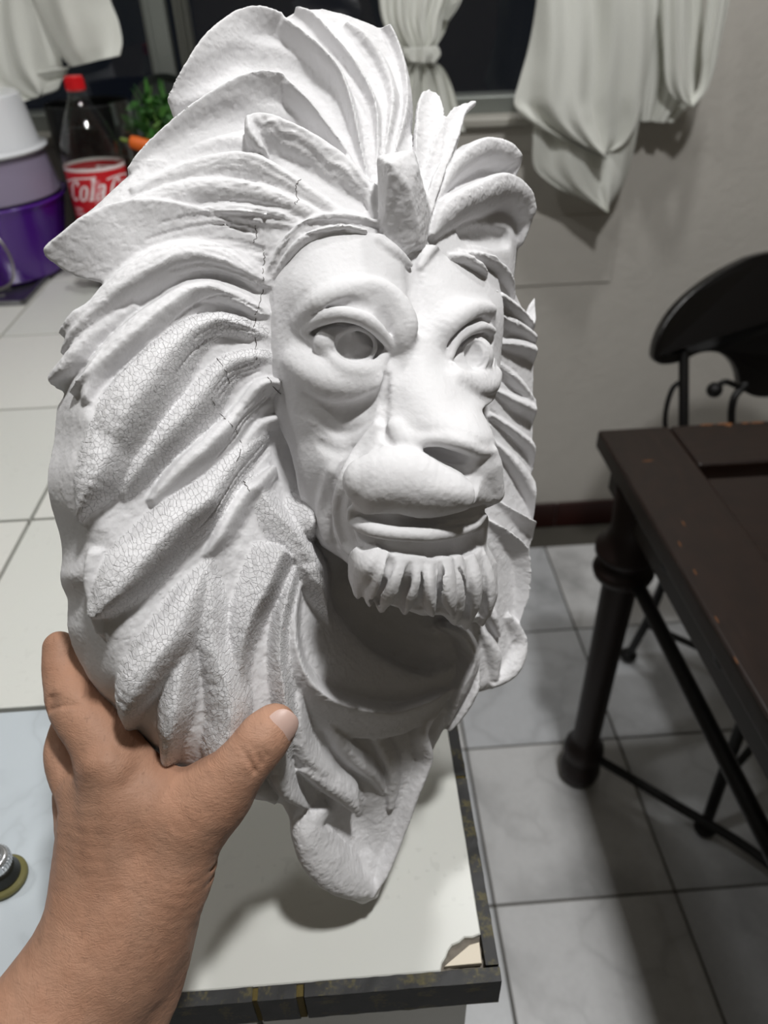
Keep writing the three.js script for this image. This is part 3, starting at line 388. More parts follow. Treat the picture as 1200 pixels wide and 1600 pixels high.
    for (const t in tris) {
      const idx = tris[t], map = new Map(), p = [], nn = [], ii = new Uint32Array(idx.length);
      for (let q = 0; q < idx.length; q++) { let v = map.get(idx[q]); if (v === undefined) { v = p.length / 3; map.set(idx[q], v); const a = idx[q] * 3; for (let c = 0; c < 3; c++) { p.push((lo[c] + P[a + c] * h) * scale - base[c]); nn.push(N[a + c]); } } ii[q] = v; }
      const g = new THREE.BufferGeometry(); g.setAttribute('position', new THREE.BufferAttribute(new Float32Array(p), 3)); g.setAttribute('normal', new THREE.BufferAttribute(new Float32Array(nn), 3)); g.setIndex(new THREE.BufferAttribute(ii, 1)); { const uv = new Float32Array(p.length / 3 * 2); for (let q = 0; q < uv.length / 2; q++) { uv[2 * q] = (p[3 * q] - .35 * p[3 * q + 2]) * 9; uv[2 * q + 1] = (p[3 * q + 1] + .25 * p[3 * q + 2]) * 9; } g.setAttribute('uv', new THREE.BufferAttribute(uv, 2)); } out[t] = g;
    }
    return out;
  }
}
// ---- primitives: {lo, hi, d(x, y, z)}
function ell(c, r, ax = [SIDE, [0, 1, 0], FWD]) {
  const [A, Bv, Cv] = ax, e = [0, 1, 2].map(i => Math.hypot(A[i] * r[0], Bv[i] * r[1], Cv[i] * r[2]));
  return { lo: sub(c, e), hi: add(c, e), d(x, y, z) { x -= c[0]; y -= c[1]; z -= c[2]; const a = (x * A[0] + y * A[1] + z * A[2]) / r[0], b = (x * Bv[0] + y * Bv[1] + z * Bv[2]) / r[1], g = (x * Cv[0] + y * Cv[1] + z * Cv[2]) / r[2]; const k0 = Math.hypot(a, b, g), k1 = Math.hypot(a / r[0], b / r[1], g / r[2]); return k1 < 1e-9 ? -Math.min(...r) : k0 * (k0 - 1) / k1; } };
}
function spline(pts, m) {              // pts: rows of numbers; Catmull-Rom through all columns
  if (m < 2 || pts.length < 2) return pts; const out = [], n = pts.length;
  for (let i = 0; i < n - 1; i++) for (let k = 0; k < m; k++) { const t = k / m, p0 = pts[Math.max(0, i - 1)], p1 = pts[i], p2 = pts[i + 1], p3 = pts[Math.min(n - 1, i + 2)]; out.push(p1.map((_, c) => { const a = p0[c], b = p1[c], d = p2[c], e = p3[c]; return .5 * (2 * b + (d - a) * t + (2 * a - 5 * b + 4 * d - e) * t * t + (3 * b - a - 3 * d + e) * t * t * t); })); }
  out.push(pts[n - 1]); return out;
}
// chain of capsules whose radius changes; pts: [x, y, z, r]; flat: optional {n: direction, s: squeeze along it}
function chain(pts, m = 5, flat) {
  const P = spline(pts, m), lo = [1e9, 1e9, 1e9], hi = [-1e9, -1e9, -1e9]; for (const p of P) for (let i = 0; i < 3; i++) { lo[i] = Math.min(lo[i], p[i] - p[3]); hi[i] = Math.max(hi[i], p[i] + p[3]); }
  const n = P.length - 1, fn = flat?.n, fs = flat ? flat.s - 1 : 0;
  return { lo, hi, d(x, y, z) { let best = 1e9; for (let i = 0; i < n; i++) { const a = P[i], b = P[i + 1], dx = b[0] - a[0], dy = b[1] - a[1], dz = b[2] - a[2]; let ex = x - a[0], ey = y - a[1], ez = z - a[2]; let t = (ex * dx + ey * dy + ez * dz) / (dx * dx + dy * dy + dz * dz + 1e-9); t = t < 0 ? 0 : t > 1 ? 1 : t; ex -= dx * t; ey -= dy * t; ez -= dz * t; if (fn) { const q = (ex * fn[0] + ey * fn[1] + ez * fn[2]) * fs; ex += fn[0] * q; ey += fn[1] * q; ez += fn[2] * q; } const d = Math.sqrt(ex * ex + ey * ey + ez * ez) - (a[3] + (b[3] - a[3]) * t); if (d < best) best = d; } return best; } };
}
// lock of hair: a swept ridge. pts: [x, y, z, half width, height]; o: n outward direction(s), r where the ridge runs (-1..1), dep how deep it is rooted, st fine strands, dish, prof
function lock(pts, o = {}) {
  const P = spline(pts, o.m ?? 7), n = P.length, T = [], Nn = [], S = [], r = o.r ?? -.4, dep = o.dep ?? 40, N0 = nrm(o.n ?? [-.09, .12, 1]), N1 = nrm(o.n1 ?? o.n ?? [-.09, .12, 1]), pw = o.p ?? 1.8, st = o.st ?? 0, nf = o.nf ?? 3, dish = o.dish ?? 0, flat = o.flat, shell = o.shell, cup = o.cup ?? 0, seed = o.seed ?? 1;
  for (let i = 0; i < n; i++) { const t = nrm(sub(P[Math.min(n - 1, i + 1)], P[Math.max(0, i - 1)])), f = i / (n - 1); let N = nrm([0, 1, 2].map(c => lerp(N0[c], N1[c], f))); N = nrm(add(N, t, -dot(N, t))); T.push(t); Nn.push(N); S.push(cross(t, N)); }
  if (o.edge) for (let i = 0; i < n; i++) P[i] = [...add(P[i], S[i], -r * Math.max(P[i][3], 1)), P[i][3], P[i][4]];   // the points were traced along the ridge
  const lo = [1e9, 1e9, 1e9], hi = [-1e9, -1e9, -1e9]; for (let i = 0; i < n; i++) { const p = P[i], R = Math.max(p[3], 2), H = Math.abs(p[4]) + st + 3 + Math.abs(cup) * R; for (let c = 0; c < 3; c++) for (const [a, b] of [[1, 1], [-1, 1], [1, -1], [-1, -1]]) { const v = p[c] + S[i][c] * R * a + Nn[i][c] * (b > 0 ? H : -(shell ? shell + H : dep)); lo[c] = Math.min(lo[c], v); hi[c] = Math.max(hi[c], v); } }
  return {
    lo, hi, d(x, y, z) {
      let best = 1e18, bi = 0; for (let i = 0; i < n; i++) { const p = P[i], a = x - p[0], b = y - p[1], c = z - p[2], d = a * a + b * b + c * c; if (d < best) { best = d; bi = i; } }
      let i0 = bi, t = 0; { const tr = T[bi], p = P[bi], q = (x - p[0]) * tr[0] + (y - p[1]) * tr[1] + (z - p[2]) * tr[2]; if (q < 0 && bi > 0) i0 = bi - 1; if (i0 > n - 2) i0 = n - 2; const a = P[i0], b = P[i0 + 1], dx = b[0] - a[0], dy = b[1] - a[1], dz = b[2] - a[2]; t = ((x - a[0]) * dx + (y - a[1]) * dy + (z - a[2]) * dz) / (dx * dx + dy * dy + dz * dz + 1e-9); }
      const tc = t < 0 ? 0 : t > 1 ? 1 : t, a = P[i0], b = P[i0 + 1], Na = Nn[i0], Nb = Nn[i0 + 1], Sa = S[i0], Sb = S[i0 + 1], vx = x - lerp(a[0], b[0], tc), vy = y - lerp(a[1], b[1], tc), vz = z - lerp(a[2], b[2], tc);
      const s = vx * lerp(Sa[0], Sb[0], tc) + vy * lerp(Sa[1], Sb[1], tc) + vz * lerp(Sa[2], Sb[2], tc), nn = vx * lerp(Na[0], Nb[0], tc) + vy * lerp(Na[1], Nb[1], tc) + vz * lerp(Na[2], Nb[2], tc);
      const W = Math.max(lerp(a[3], b[3], tc), 1), H = lerp(a[4], b[4], tc), over = (t < 0 && i0 === 0) || (t > 1 && i0 === n - 2) ? Math.abs(vx * T[i0][0] + vy * T[i0][1] + vz * T[i0][2]) : 0;
      const u = clamp(s / W, -1, 1); let h;
      if (shell) { const nc = cup * W * u * u + (o.wave ? o.wave * Math.sin((u + 1) * Math.PI * nf) * sstep(0, 1, (i0 + tc) / (n - 1)) : 0), e = Math.max(Math.abs(nn - nc) * .85 - shell, Math.abs(s) - W); return over ? Math.hypot(Math.max(e, 0), over) + Math.min(e, 0) * .2 : e; }
      if (flat) h = Math.pow(1 - Math.pow(Math.abs(u), flat), .5);
      else { let q, long; if (u >= r) { q = (1 - u) / (1 - r); long = r < 0; } else { q = (u + 1) / (1 + r); long = r >= 0; } h = long ? 1 - Math.pow(1 - q, pw) - dish * Math.sin(Math.PI * q) : 1 - Math.pow(1 - q, o.ps ?? 3); }
      h *= H; if (st) { const along = (i0 + tc) * .35; h += st * Math.sin(6.283 * (u * nf + .5 * noise3(along, seed, u * 1.5))) * (1 - u * u) + st * .6 * noise3(along * 1.5, u * nf * 2.4, seed + 3); }
      let e = Math.max((nn - h) * .72, Math.abs(s) - W); { const g = Math.max(6 - Math.abs((nn - h) * .72 - (Math.abs(s) - W)), 0) / 6; e += g * g * 1.5; }
      e = Math.max(e, -nn - dep); return over ? Math.max(e, over) : e;
    },
  };
}
// a smooth height surface through scattered points (thin plate); rows [x, y, value]
function plate(pts, smooth = 0) {
  const n = pts.length, m = n + 3, A = [], U = r2 => r2 < 1e-9 ? 0 : r2 * Math.log(r2) * .5, s = 1 / 300;
  const q = pts.map(p => [p[0] * s, p[1] * s, p[2]]);
  for (let i = 0; i < n; i++) { const r = new Float64Array(m + 1); for (let j = 0; j < n; j++) r[j] = U((q[i][0] - q[j][0]) ** 2 + (q[i][1] - q[j][1]) ** 2) + (i === j ? smooth : 0); r[n] = 1; r[n + 1] = q[i][0]; r[n + 2] = q[i][1]; r[m] = q[i][2]; A.push(r); }
  for (let c = 0; c < 3; c++) { const r = new Float64Array(m + 1); for (let j = 0; j < n; j++) r[j] = c === 0 ? 1 : q[j][c - 1]; A.push(r); }
  for (let c = 0; c < m; c++) { let p = c; for (let i = c + 1; i < m; i++) if (Math.abs(A[i][c]) > Math.abs(A[p][c])) p = i; [A[c], A[p]] = [A[p], A[c]]; for (let i = c + 1; i < m; i++) { const f = A[i][c] / A[c][c]; if (f) for (let k = c; k <= m; k++) A[i][k] -= f * A[c][k]; } }
  const w = new Float64Array(m); for (let i = m - 1; i >= 0; i--) { let t = A[i][m]; for (let k = i + 1; k < m; k++) t -= A[i][k] * w[k]; w[i] = t / A[i][i]; }
  const X0 = -60, Y0 = -60, st = 5, nx = 210, ny = 310, G = new Float32Array(nx * ny), done = new Uint8Array(nx * ny);
  const val = (x, y) => { x *= s; y *= s; let t = w[n] + w[n + 1] * x + w[n + 2] * y; for (let j = 0; j < n; j++) t += w[j] * U((x - q[j][0]) ** 2 + (y - q[j][1]) ** 2); return t; };
  const node = (i, j) => { const o = j * nx + i; if (!done[o]) { done[o] = 1; G[o] = val(X0 + i * st, Y0 + j * st); } return G[o]; };
  return (x, y) => { x = clamp((x - X0) / st, 0, nx - 2.001); y = clamp((y - Y0) / st, 0, ny - 2.001); const i = x | 0, j = y | 0; x -= i; y -= j; return lerp(lerp(node(i, j), node(i + 1, j), x), lerp(node(i, j + 1), node(i + 1, j + 1), x), y); };
}
const surfW = S => (x, y) => Lw(x, S(x, y));
const slab = (S, lo, hi, f = .75) => ({ lo, hi, d(X, Y, Z) { const k = K(Z); return (Z - S(600 + X / k, 800 - Y / k)) * f; } });
// solid hull of a few corner points
function hull(pts, rough = 0) {
  const g = new ConvexGeometry(pts.map(p => V(...p))), a = g.attributes.position, pl = [], lo = [1e9, 1e9, 1e9], hi = [-1e9, -1e9, -1e9];
  for (const p of pts) for (let c = 0; c < 3; c++) { lo[c] = Math.min(lo[c], p[c]); hi[c] = Math.max(hi[c], p[c]); }
  for (let i = 0; i < a.count; i += 3) { const A = V().fromBufferAttribute(a, i), B = V().fromBufferAttribute(a, i + 1), C = V().fromBufferAttribute(a, i + 2), n = B.sub(A).cross(C.sub(A)); if (n.length() < 1e-6) continue; n.normalize(); pl.push([n.x, n.y, n.z, n.dot(A)]); }
  return { lo, hi, d(x, y, z) { let d = -1e9; for (const q of pl) { const e = q[0] * x + q[1] * y + q[2] * z - q[3]; if (e > d) d = e; } return d + rough * noise3(x * .09, y * .09, z * .09) + rough * .6 * noise3(x * .22, y * .22, z * .22); } };
}
// signed distance (negative inside) to a traced outline, tabulated and interpolated
function outlineField(out, G = 4) {
  const D = (x, y) => { let d = 1e9, s = 1; for (let i = 0, j = out.length - 1; i < out.length; j = i++) { const [ax, ay] = out[j], [bx, by] = out[i], ex = bx - ax, ey = by - ay, wx = x - ax, wy = y - ay, t = clamp((wx * ex + wy * ey) / (ex * ex + ey * ey)); d = Math.min(d, (wx - ex * t) ** 2 + (wy - ey * t) ** 2); if ((ay > y) !== (by > y) && x < (bx - ax) * (y - ay) / (by - ay) + ax) s = -s; } return s * Math.sqrt(d); };
  const nx = 500, ny = 600, x0 = -400, y0 = -400, T = new Float32Array(nx * ny), ok = new Uint8Array(nx * ny), node = (i, j) => { const o = j * nx + i; if (!ok[o]) { ok[o] = 1; T[o] = D(x0 + i * G, y0 + j * G); } return T[o]; };
  return (x, y) => { x = clamp((x - x0) / G, 0, nx - 2.01); y = clamp((y - y0) / G, 0, ny - 2.01); const i = x | 0, j = y | 0; x -= i; y -= j; return lerp(lerp(node(i, j), node(i + 1, j), x), lerp(node(i, j + 1), node(i + 1, j + 1), x), y); };
}

// ---------------------------------------------------------------- the plaster lion head
const crackled = new Set();
const LD = 0.36, PXM = LD / FPX, RES = 2.9;
const sculptGroup = (o, base) => { o.quaternion.copy(camera.quaternion); o.position.copy(camera.position).addScaledVector(RIGHT, base[0] * PXM).addScaledVector(UP, base[1] * PXM).addScaledVector(BACK, base[2] * PXM - LD); };
const face = new Vol([-270, -260, -160], [210, 420, 240], RES * .86), mane = new Vol([-470, -760, -330], [300, 850, 290], RES);
const FA = (a, b, c) => add(add([B0[0], B0[1] + b, B0[2]], SIDE, a), FWD, c);
{ // ---- face: broad forms first
  const S = surfW(plate([
    [650, 330, -46], [560, 330, -66], [640, 385, -30], [560, 375, -44], [500, 385, -72], [455, 410, -108], [425, 470, -140], [700, 390, -48], [760, 410, -85],
    [560, 430, -22], [605, 425, -12], [645, 450, -14], [690, 440, -10], [730, 440, -28], [775, 455, -80], [650, 490, -4], [480, 450, -62],
    [430, 530, -138], [440, 610, -140], [452, 690, -150], [465, 760, -150], [500, 830, -130], [540, 880, -90],
    [500, 485, -42], [560, 470, 2], [600, 480, 16], [628, 512, 18], [705, 505, 16], [750, 485, -8], [780, 500, -60],
    [545, 540, -36], [600, 552, -10], [485, 530, -78], [738, 556, -6], [772, 556, -50], [705, 555, 10],
    [470, 585, -82], [520, 592, -34], [572, 592, -4], [765, 600, -16], [735, 608, 40], [742, 588, 14], [785, 600, -60], [762, 624, 14],
    [480, 660, -92], [540, 655, -46], [580, 640, -10], [500, 720, -84], [545, 700, -38], [515, 780, -84],
    [655, 530, 16], [668, 560, 34], [690, 600, 62], [715, 645, 102], [742, 685, 142], [625, 570, 12], [640, 610, 46], [655, 650, 74], [668, 680, 92], [700, 680, 122], [770, 680, 128], [746, 642, 88], [720, 595, 44],
    [604, 610, 10], [600, 660, 28], [622, 692, 56], [606, 640, 20],
    [690, 718, 100], [735, 735, 124], [762, 715, 130], [660, 708, 82],
    [560, 740, 28], [552, 780, 26], [590, 720, 58], [640, 745, 100], [610, 770, 92], [680, 762, 128], [720, 775, 140], [650, 790, 98], [600, 795, 74], [720, 792, 124], [775, 745, 112], [762, 785, 110], [782, 760, 84],
    [560, 815, 22], [640, 818, 74], [720, 812, 92], [755, 815, 70], [600, 850, 58], [650, 856, 84], [715, 855, 84], [755, 850, 56],
    [570, 882, 32], [620, 892, 70], [680, 896, 88], [735, 892, 80], [765, 890, 44], [600, 930, 44], [690, 940, 76], [750, 935, 52], [660, 985, 6], [600, 965, 4], [745, 985, 4], [560, 930, -14],
  ]));
  const f = face, lo = [-270, -260, -160], hi = [210, 420, 240];
  const up = (x, y, o) => Q(x, y, S(x, y) + o), on = (pts, o) => chain(pts.map(([x, y, q, r]) => [...up(x, y, q), r]), o?.m ?? 5, o);
  f.add(slab(S, lo, hi));
  { // the outline of the face: keep what lies inside jaw, cheek and brow
    const out = [[404, 400], [430, 340], [560, 310], [660, 315], [760, 345], [792, 420], [794, 480], [786, 560], [784, 600], [770, 628], [757, 642], [772, 672], [779, 690], [777, 712], [786, 740], [782, 782], [760, 796], [764, 815], [760, 850], [776, 880], [778, 930], [766, 965], [740, 972], [716, 978], [690, 960], [660, 962], [632, 952], [612, 946], [588, 940], [560, 930], [552, 922], [556, 885], [535, 868], [505, 850], [480, 800], [462, 740], [445, 690], [428, 640], [402, 560], [396, 470]];
    const D = outlineField(out);
    const core = [ell(FA(0, 30, -155), [188, 215, 130]), ell(FA(0, -190, -120), [128, 180, 105]), ell(FA(0, -200, -30), [62, 105, 95])];      // skull, jaw and muzzle behind the modelled skin
    f.run(lo, hi, (X, Y, Z, o) => {
      const k = K(Z), x = 600 + X / k, y = 800 - Y / k, e = D(x, y); const r = 26, q = f.F[o], g = Math.max(r - Math.abs(q - e), 0) / r; let v = Math.max(q, e) + g * g * r * .25;
      const t = (S(x, y) - Z - lerp(58, 900, sstep(800, 860, y))) * .6; { const g2 = Math.max(36 - Math.abs(v - t), 0) / 36; v = Math.max(v, t) + g2 * g2 * 9; }
      let c = 1e9; for (const p of core) c = Math.min(c, p.d(X, Y, Z)); c = Math.max(c, q + 14, e + 3); { const g3 = Math.max(24 - Math.abs(v - c), 0) / 24; v = Math.min(v, c) - g3 * g3 * 6; }
      f.F[o] = v;
    });
  }
  // forehead furrow and brows
  f.cut(on([[646, 404, 5, 5], [650, 460, 4, 7], [656, 506, 5, 5]]), 26);
  f.add(on([[470, 500, -10, 9], [500, 476, -6, 15], [540, 458, -5, 18], [585, 452, -4, 18], [616, 474, 0, 20], [632, 506, 2, 20], [630, 530, 0, 14], [618, 542, -4, 9]]), 16);
  f.add(on([[690, 530, -6, 12], [704, 506, -3, 18], [735, 486, -3, 17], [766, 484, -6, 11]]), 20);
  f.cut(on([[496, 494, 5, 3], [530, 478, 4, 6], [566, 475, 4, 7], [592, 486, 4, 7], [604, 506, 4, 7], [604, 522, 3, 5]]), 10);
  f.cut(on([[586, 466, 12, 4], [598, 480, 9, 7], [602, 504, 7, 7]]), 10);
  f.cut(on([[700, 540, 4, 4], [716, 514, 4, 6], [744, 502, 4, 6], [766, 504, 2, 5]]), 8);
  // sockets: dark under the upper lids
  f.cut(on([[484, 521, 2, 7], [508, 514, 0, 12], [540, 514, -4, 13], [572, 524, -4, 11], [598, 540, -2, 6]]), 7);
  f.cut(on([[706, 552, 0, 7], [722, 534, -2, 10], [746, 526, -2, 11], [766, 532, -6, 9]]), 7);
  const ball = (x, y, q, r, tag) => f.add(ell(up(x, y, q), r), 3, tag);
  ball(545, 541, -20, [58, 31, 28], 1); ball(740, 557, -17, [36, 34, 28], 2);
  // upper lids: a broad overhanging shelf
  f.add(on([[478, 516, 0, 5], [500, 500, 5, 9], [530, 491, 9, 11], [562, 496, 11, 11], [586, 511, 10, 10], [604, 532, 7, 8], [614, 546, 2, 5]]), 6);
  f.add(on([[476, 520, 0, 3], [498, 538, 2, 5], [520, 559, 5, 7], [542, 575, 8, 9], [568, 578, 9, 9], [590, 569, 8, 8], [603, 552, 4, 6]]), 7);
  f.add(on([[703, 558, 3, 6], [712, 534, 8, 8], [730, 518, 8, 9], [752, 511, 6, 9], [769, 517, 0, 7]]), 6);
  f.add(on([[708, 570, 3, 5], [722, 586, 6, 7], [742, 590, 6, 7], [762, 579, 3, 6], [770, 562, -2, 4]]), 6);
  const ring = (x, y, q, rx, ry, r, sl) => { const p = []; for (let i = 0; i <= 24; i++) { const a = i / 24 * 6.2832, xx = x + rx * Math.cos(a), yy = y - ry * Math.sin(a); p.push([...Q(xx, yy, S(x, y) + q - sl * Math.cos(a)), r]); } return chain(p, 1); };
  f.cut(ell(up(554, 539, 12), [30, 25, 11], [[1, 0, 0], [0, 1, 0], [0, 0, 1]]), 3); f.add(ring(554, 540, 7, 33, 27, 3.4, 3), 3, 1);
  f.cut(ell(up(741, 556, 16), [18, 23, 11], [[1, 0, 0], [0, 1, 0], [0, 0, 1]]), 3); f.add(ring(741, 556, 11, 20, 25, 3.4, 9), 3, 2);
  // bags and creases under the eyes
  f.add(on([[458, 566, -8, 12], [495, 588, -8, 17], [540, 602, -8, 18], [580, 596, -8, 14], [598, 588, -8, 8]]), 26);
  f.add(on([[712, 592, -6, 9], [738, 606, -6, 16], [762, 602, -6, 18], [774, 585, -8, 12]]), 18);
  f.cut(on([[474, 622, 5, 4], [510, 640, 4, 6], [550, 640, 4, 6], [586, 622, 4, 4]]), 18);
  f.cut(on([[505, 662, 4, 2], [530, 676, 4, 4], [560, 668, 4, 4], [584, 648, 3, 2]]), 10);
  f.cut(on([[500, 695, 4, 2], [530, 706, 4, 4], [560, 694, 4, 3]]), 12);
  // sides of the nose, wings, nostril
  f.cut(on([[604, 588, 3, 3], [598, 620, 2, 6], [597, 655, 1, 7], [604, 685, 2, 6], [624, 704, 3, 4]]), 12);
  f.add(on([[618, 668, -4, 8], [632, 686, -3, 10], [652, 692, -4, 9]]), 14);
  f.add(on([[646, 700, 0, 5], [662, 690, 2, 7], [690, 688, 2, 8], [722, 694, 2, 8], [750, 706, 0, 7], [770, 704, -4, 6]]), 10);
  f.cut(on([[668, 716, 6, 10], [700, 724, 4, 15], [730, 736, 4, 16], [744, 752, 6, 9]]), 10);
  f.cut(on([[660, 706, 2, 5], [678, 704, -8, 11], [702, 708, -14, 13], [722, 717, -10, 9]]), 4);
  f.add(on([[648, 722, -4, 6], [682, 736, -6, 6], [712, 748, -8, 6]]), 8);
  
  // muzzle pads
  f.add(on([[574, 752, -22, 34], [620, 752, -34, 46], [680, 766, -34, 36], [718, 774, -22, 22]]), 14);
  f.add(on([[764, 728, -16, 19], [767, 768, -16, 20]]), 16);
  f.cut(on([[747, 744, 3, 8], [742, 764, 1, 8], [740, 781, 4, 5]]), 6);
  // folds beside the muzzle
  f.cut(on([[590, 696, 4, 4], [566, 730, 4, 6], [550, 768, 2, 7], [544, 812, 4, 6], [554, 848, 5, 4]]), 9);
  f.add(on([[588, 668, -3, 6], [560, 706, -3, 9], [540, 750, -3, 11], [530, 800, -3, 11], [540, 848, -3, 8], [556, 872, -4, 6]]), 14);
  f.cut(on([[548, 700, 4, 3], [522, 760, 1, 8], [514, 815, 1, 8], [524, 852, 2, 5]]), 10);
  f.add(on([[520, 735, -6, 6], [505, 790, -6, 9], [512, 840, -6, 7]]), 14);
  f.cut(on([[560, 868, 2, 4], [548, 880, 0, 6], [552, 900, 0, 5]]), 10);
  // mouth: the gap, the lower lip, the hollow under it
  f.cut(on([[556, 806, 2, 5], [600, 810, -2, 9], [650, 810, -6, 10], [700, 803, -10, 13], [742, 799, -8, 12], [764, 796, -2, 8]]), 5);
  f.add(on([[549, 797, 6, 6], [552, 816, 8, 8], [580, 828, 10, 9], [620, 834, 10, 10], [670, 836, 9, 10], [715, 830, 8, 9], [742, 820, 6, 7], [756, 806, 4, 5]]), 7);
  f.cut(on([[580, 852, 3, 4], [640, 860, 0, 8], [690, 860, -8, 13], [725, 854, -14, 16], [752, 842, -10, 12]]), 8);
  // beard tufts
  const tuft = (a, n = [.35, -.15, .95]) => f.add(lock(a.map(([x, y, w, h, q]) => [...Q(x, y, S(x, y) + q), w, h]), { n, r: .3, dep: 34, p: 2, ps: 2 }), 5, 3);
  tuft([[600, 864, 12, 2, -4], [580, 885, 17, 13, -6], [567, 908, 14, 12, -4], [559, 934, 5, 4, -2]]);
  tuft([[610, 866, 10, 2, -4], [596, 892, 11, 13, -4], [585, 922, 11, 12, -2], [577, 946, 4, 4, 0]]);
  tuft([[632, 868, 14, 2, -4], [622, 896, 22, 16, -6], [610, 926, 20, 14, -4], [596, 953, 7, 5, -2]]);
  tuft([[655, 870, 11, 2, -4], [650, 900, 16, 16, -6], [640, 930, 15, 14, -4], [632, 958, 5, 5, -2]]);
  tuft([[672, 874, 10, 2, -4], [668, 905, 13, 17, -2], [670, 936, 12, 15, 0], [676, 962, 4, 5, 0]]);
  tuft([[694, 870, 14, 2, -4], [694, 902, 19, 18, -4], [700, 936, 16, 16, -2], [706, 964, 5, 5, 0]]);
  tuft([[714, 868, 10, 2, -4], [716, 905, 14, 15, -8], [716, 945, 14, 14, -6], [710, 974, 6, 5, -4]]);
  tuft([[732, 868, 12, 2, -4], [738, 902, 17, 18, -4], [738, 942, 15, 16, -2], [728, 980, 6, 6, 0]]);
  tuft([[752, 868, 10, 2, -4], [760, 902, 15, 17, -6], [761, 940, 14, 15, -4], [752, 976, 6, 6, -2]]);
  for (const [x, y, x2, y2, r] of [[606, 880, 588, 938, 6], [640, 884, 618, 950, 9], [656, 896, 654, 952, 5], [688, 882, 690, 958, 8], [718, 890, 724, 962, 6], [747, 880, 750, 958, 8]]) f.cut(on([[x, y, 3, 2], [(x + x2) / 2 + 2, (y + y2) / 2 - 4, 1, r], [x2, y2, -2, r + 3]]), 5);
  f.cut(on([[612, 868, 5, 2], [610, 882, 1, 6], [604, 900, 2, 4]]), 5);
  f.add(on([[592, 376, -2, 7], [618, 394, 2, 9], [642, 414, -2, 4]]), 8); f.add(on([[690, 372, -4, 7], [672, 392, 2, 8], [656, 416, -2, 4]]), 8);
  f.warp((x, y, z) => .4 * noise3(x * .05, y * .05, z * .05) + .3 * noise3(x * .2, y * .2, z * .2));
}
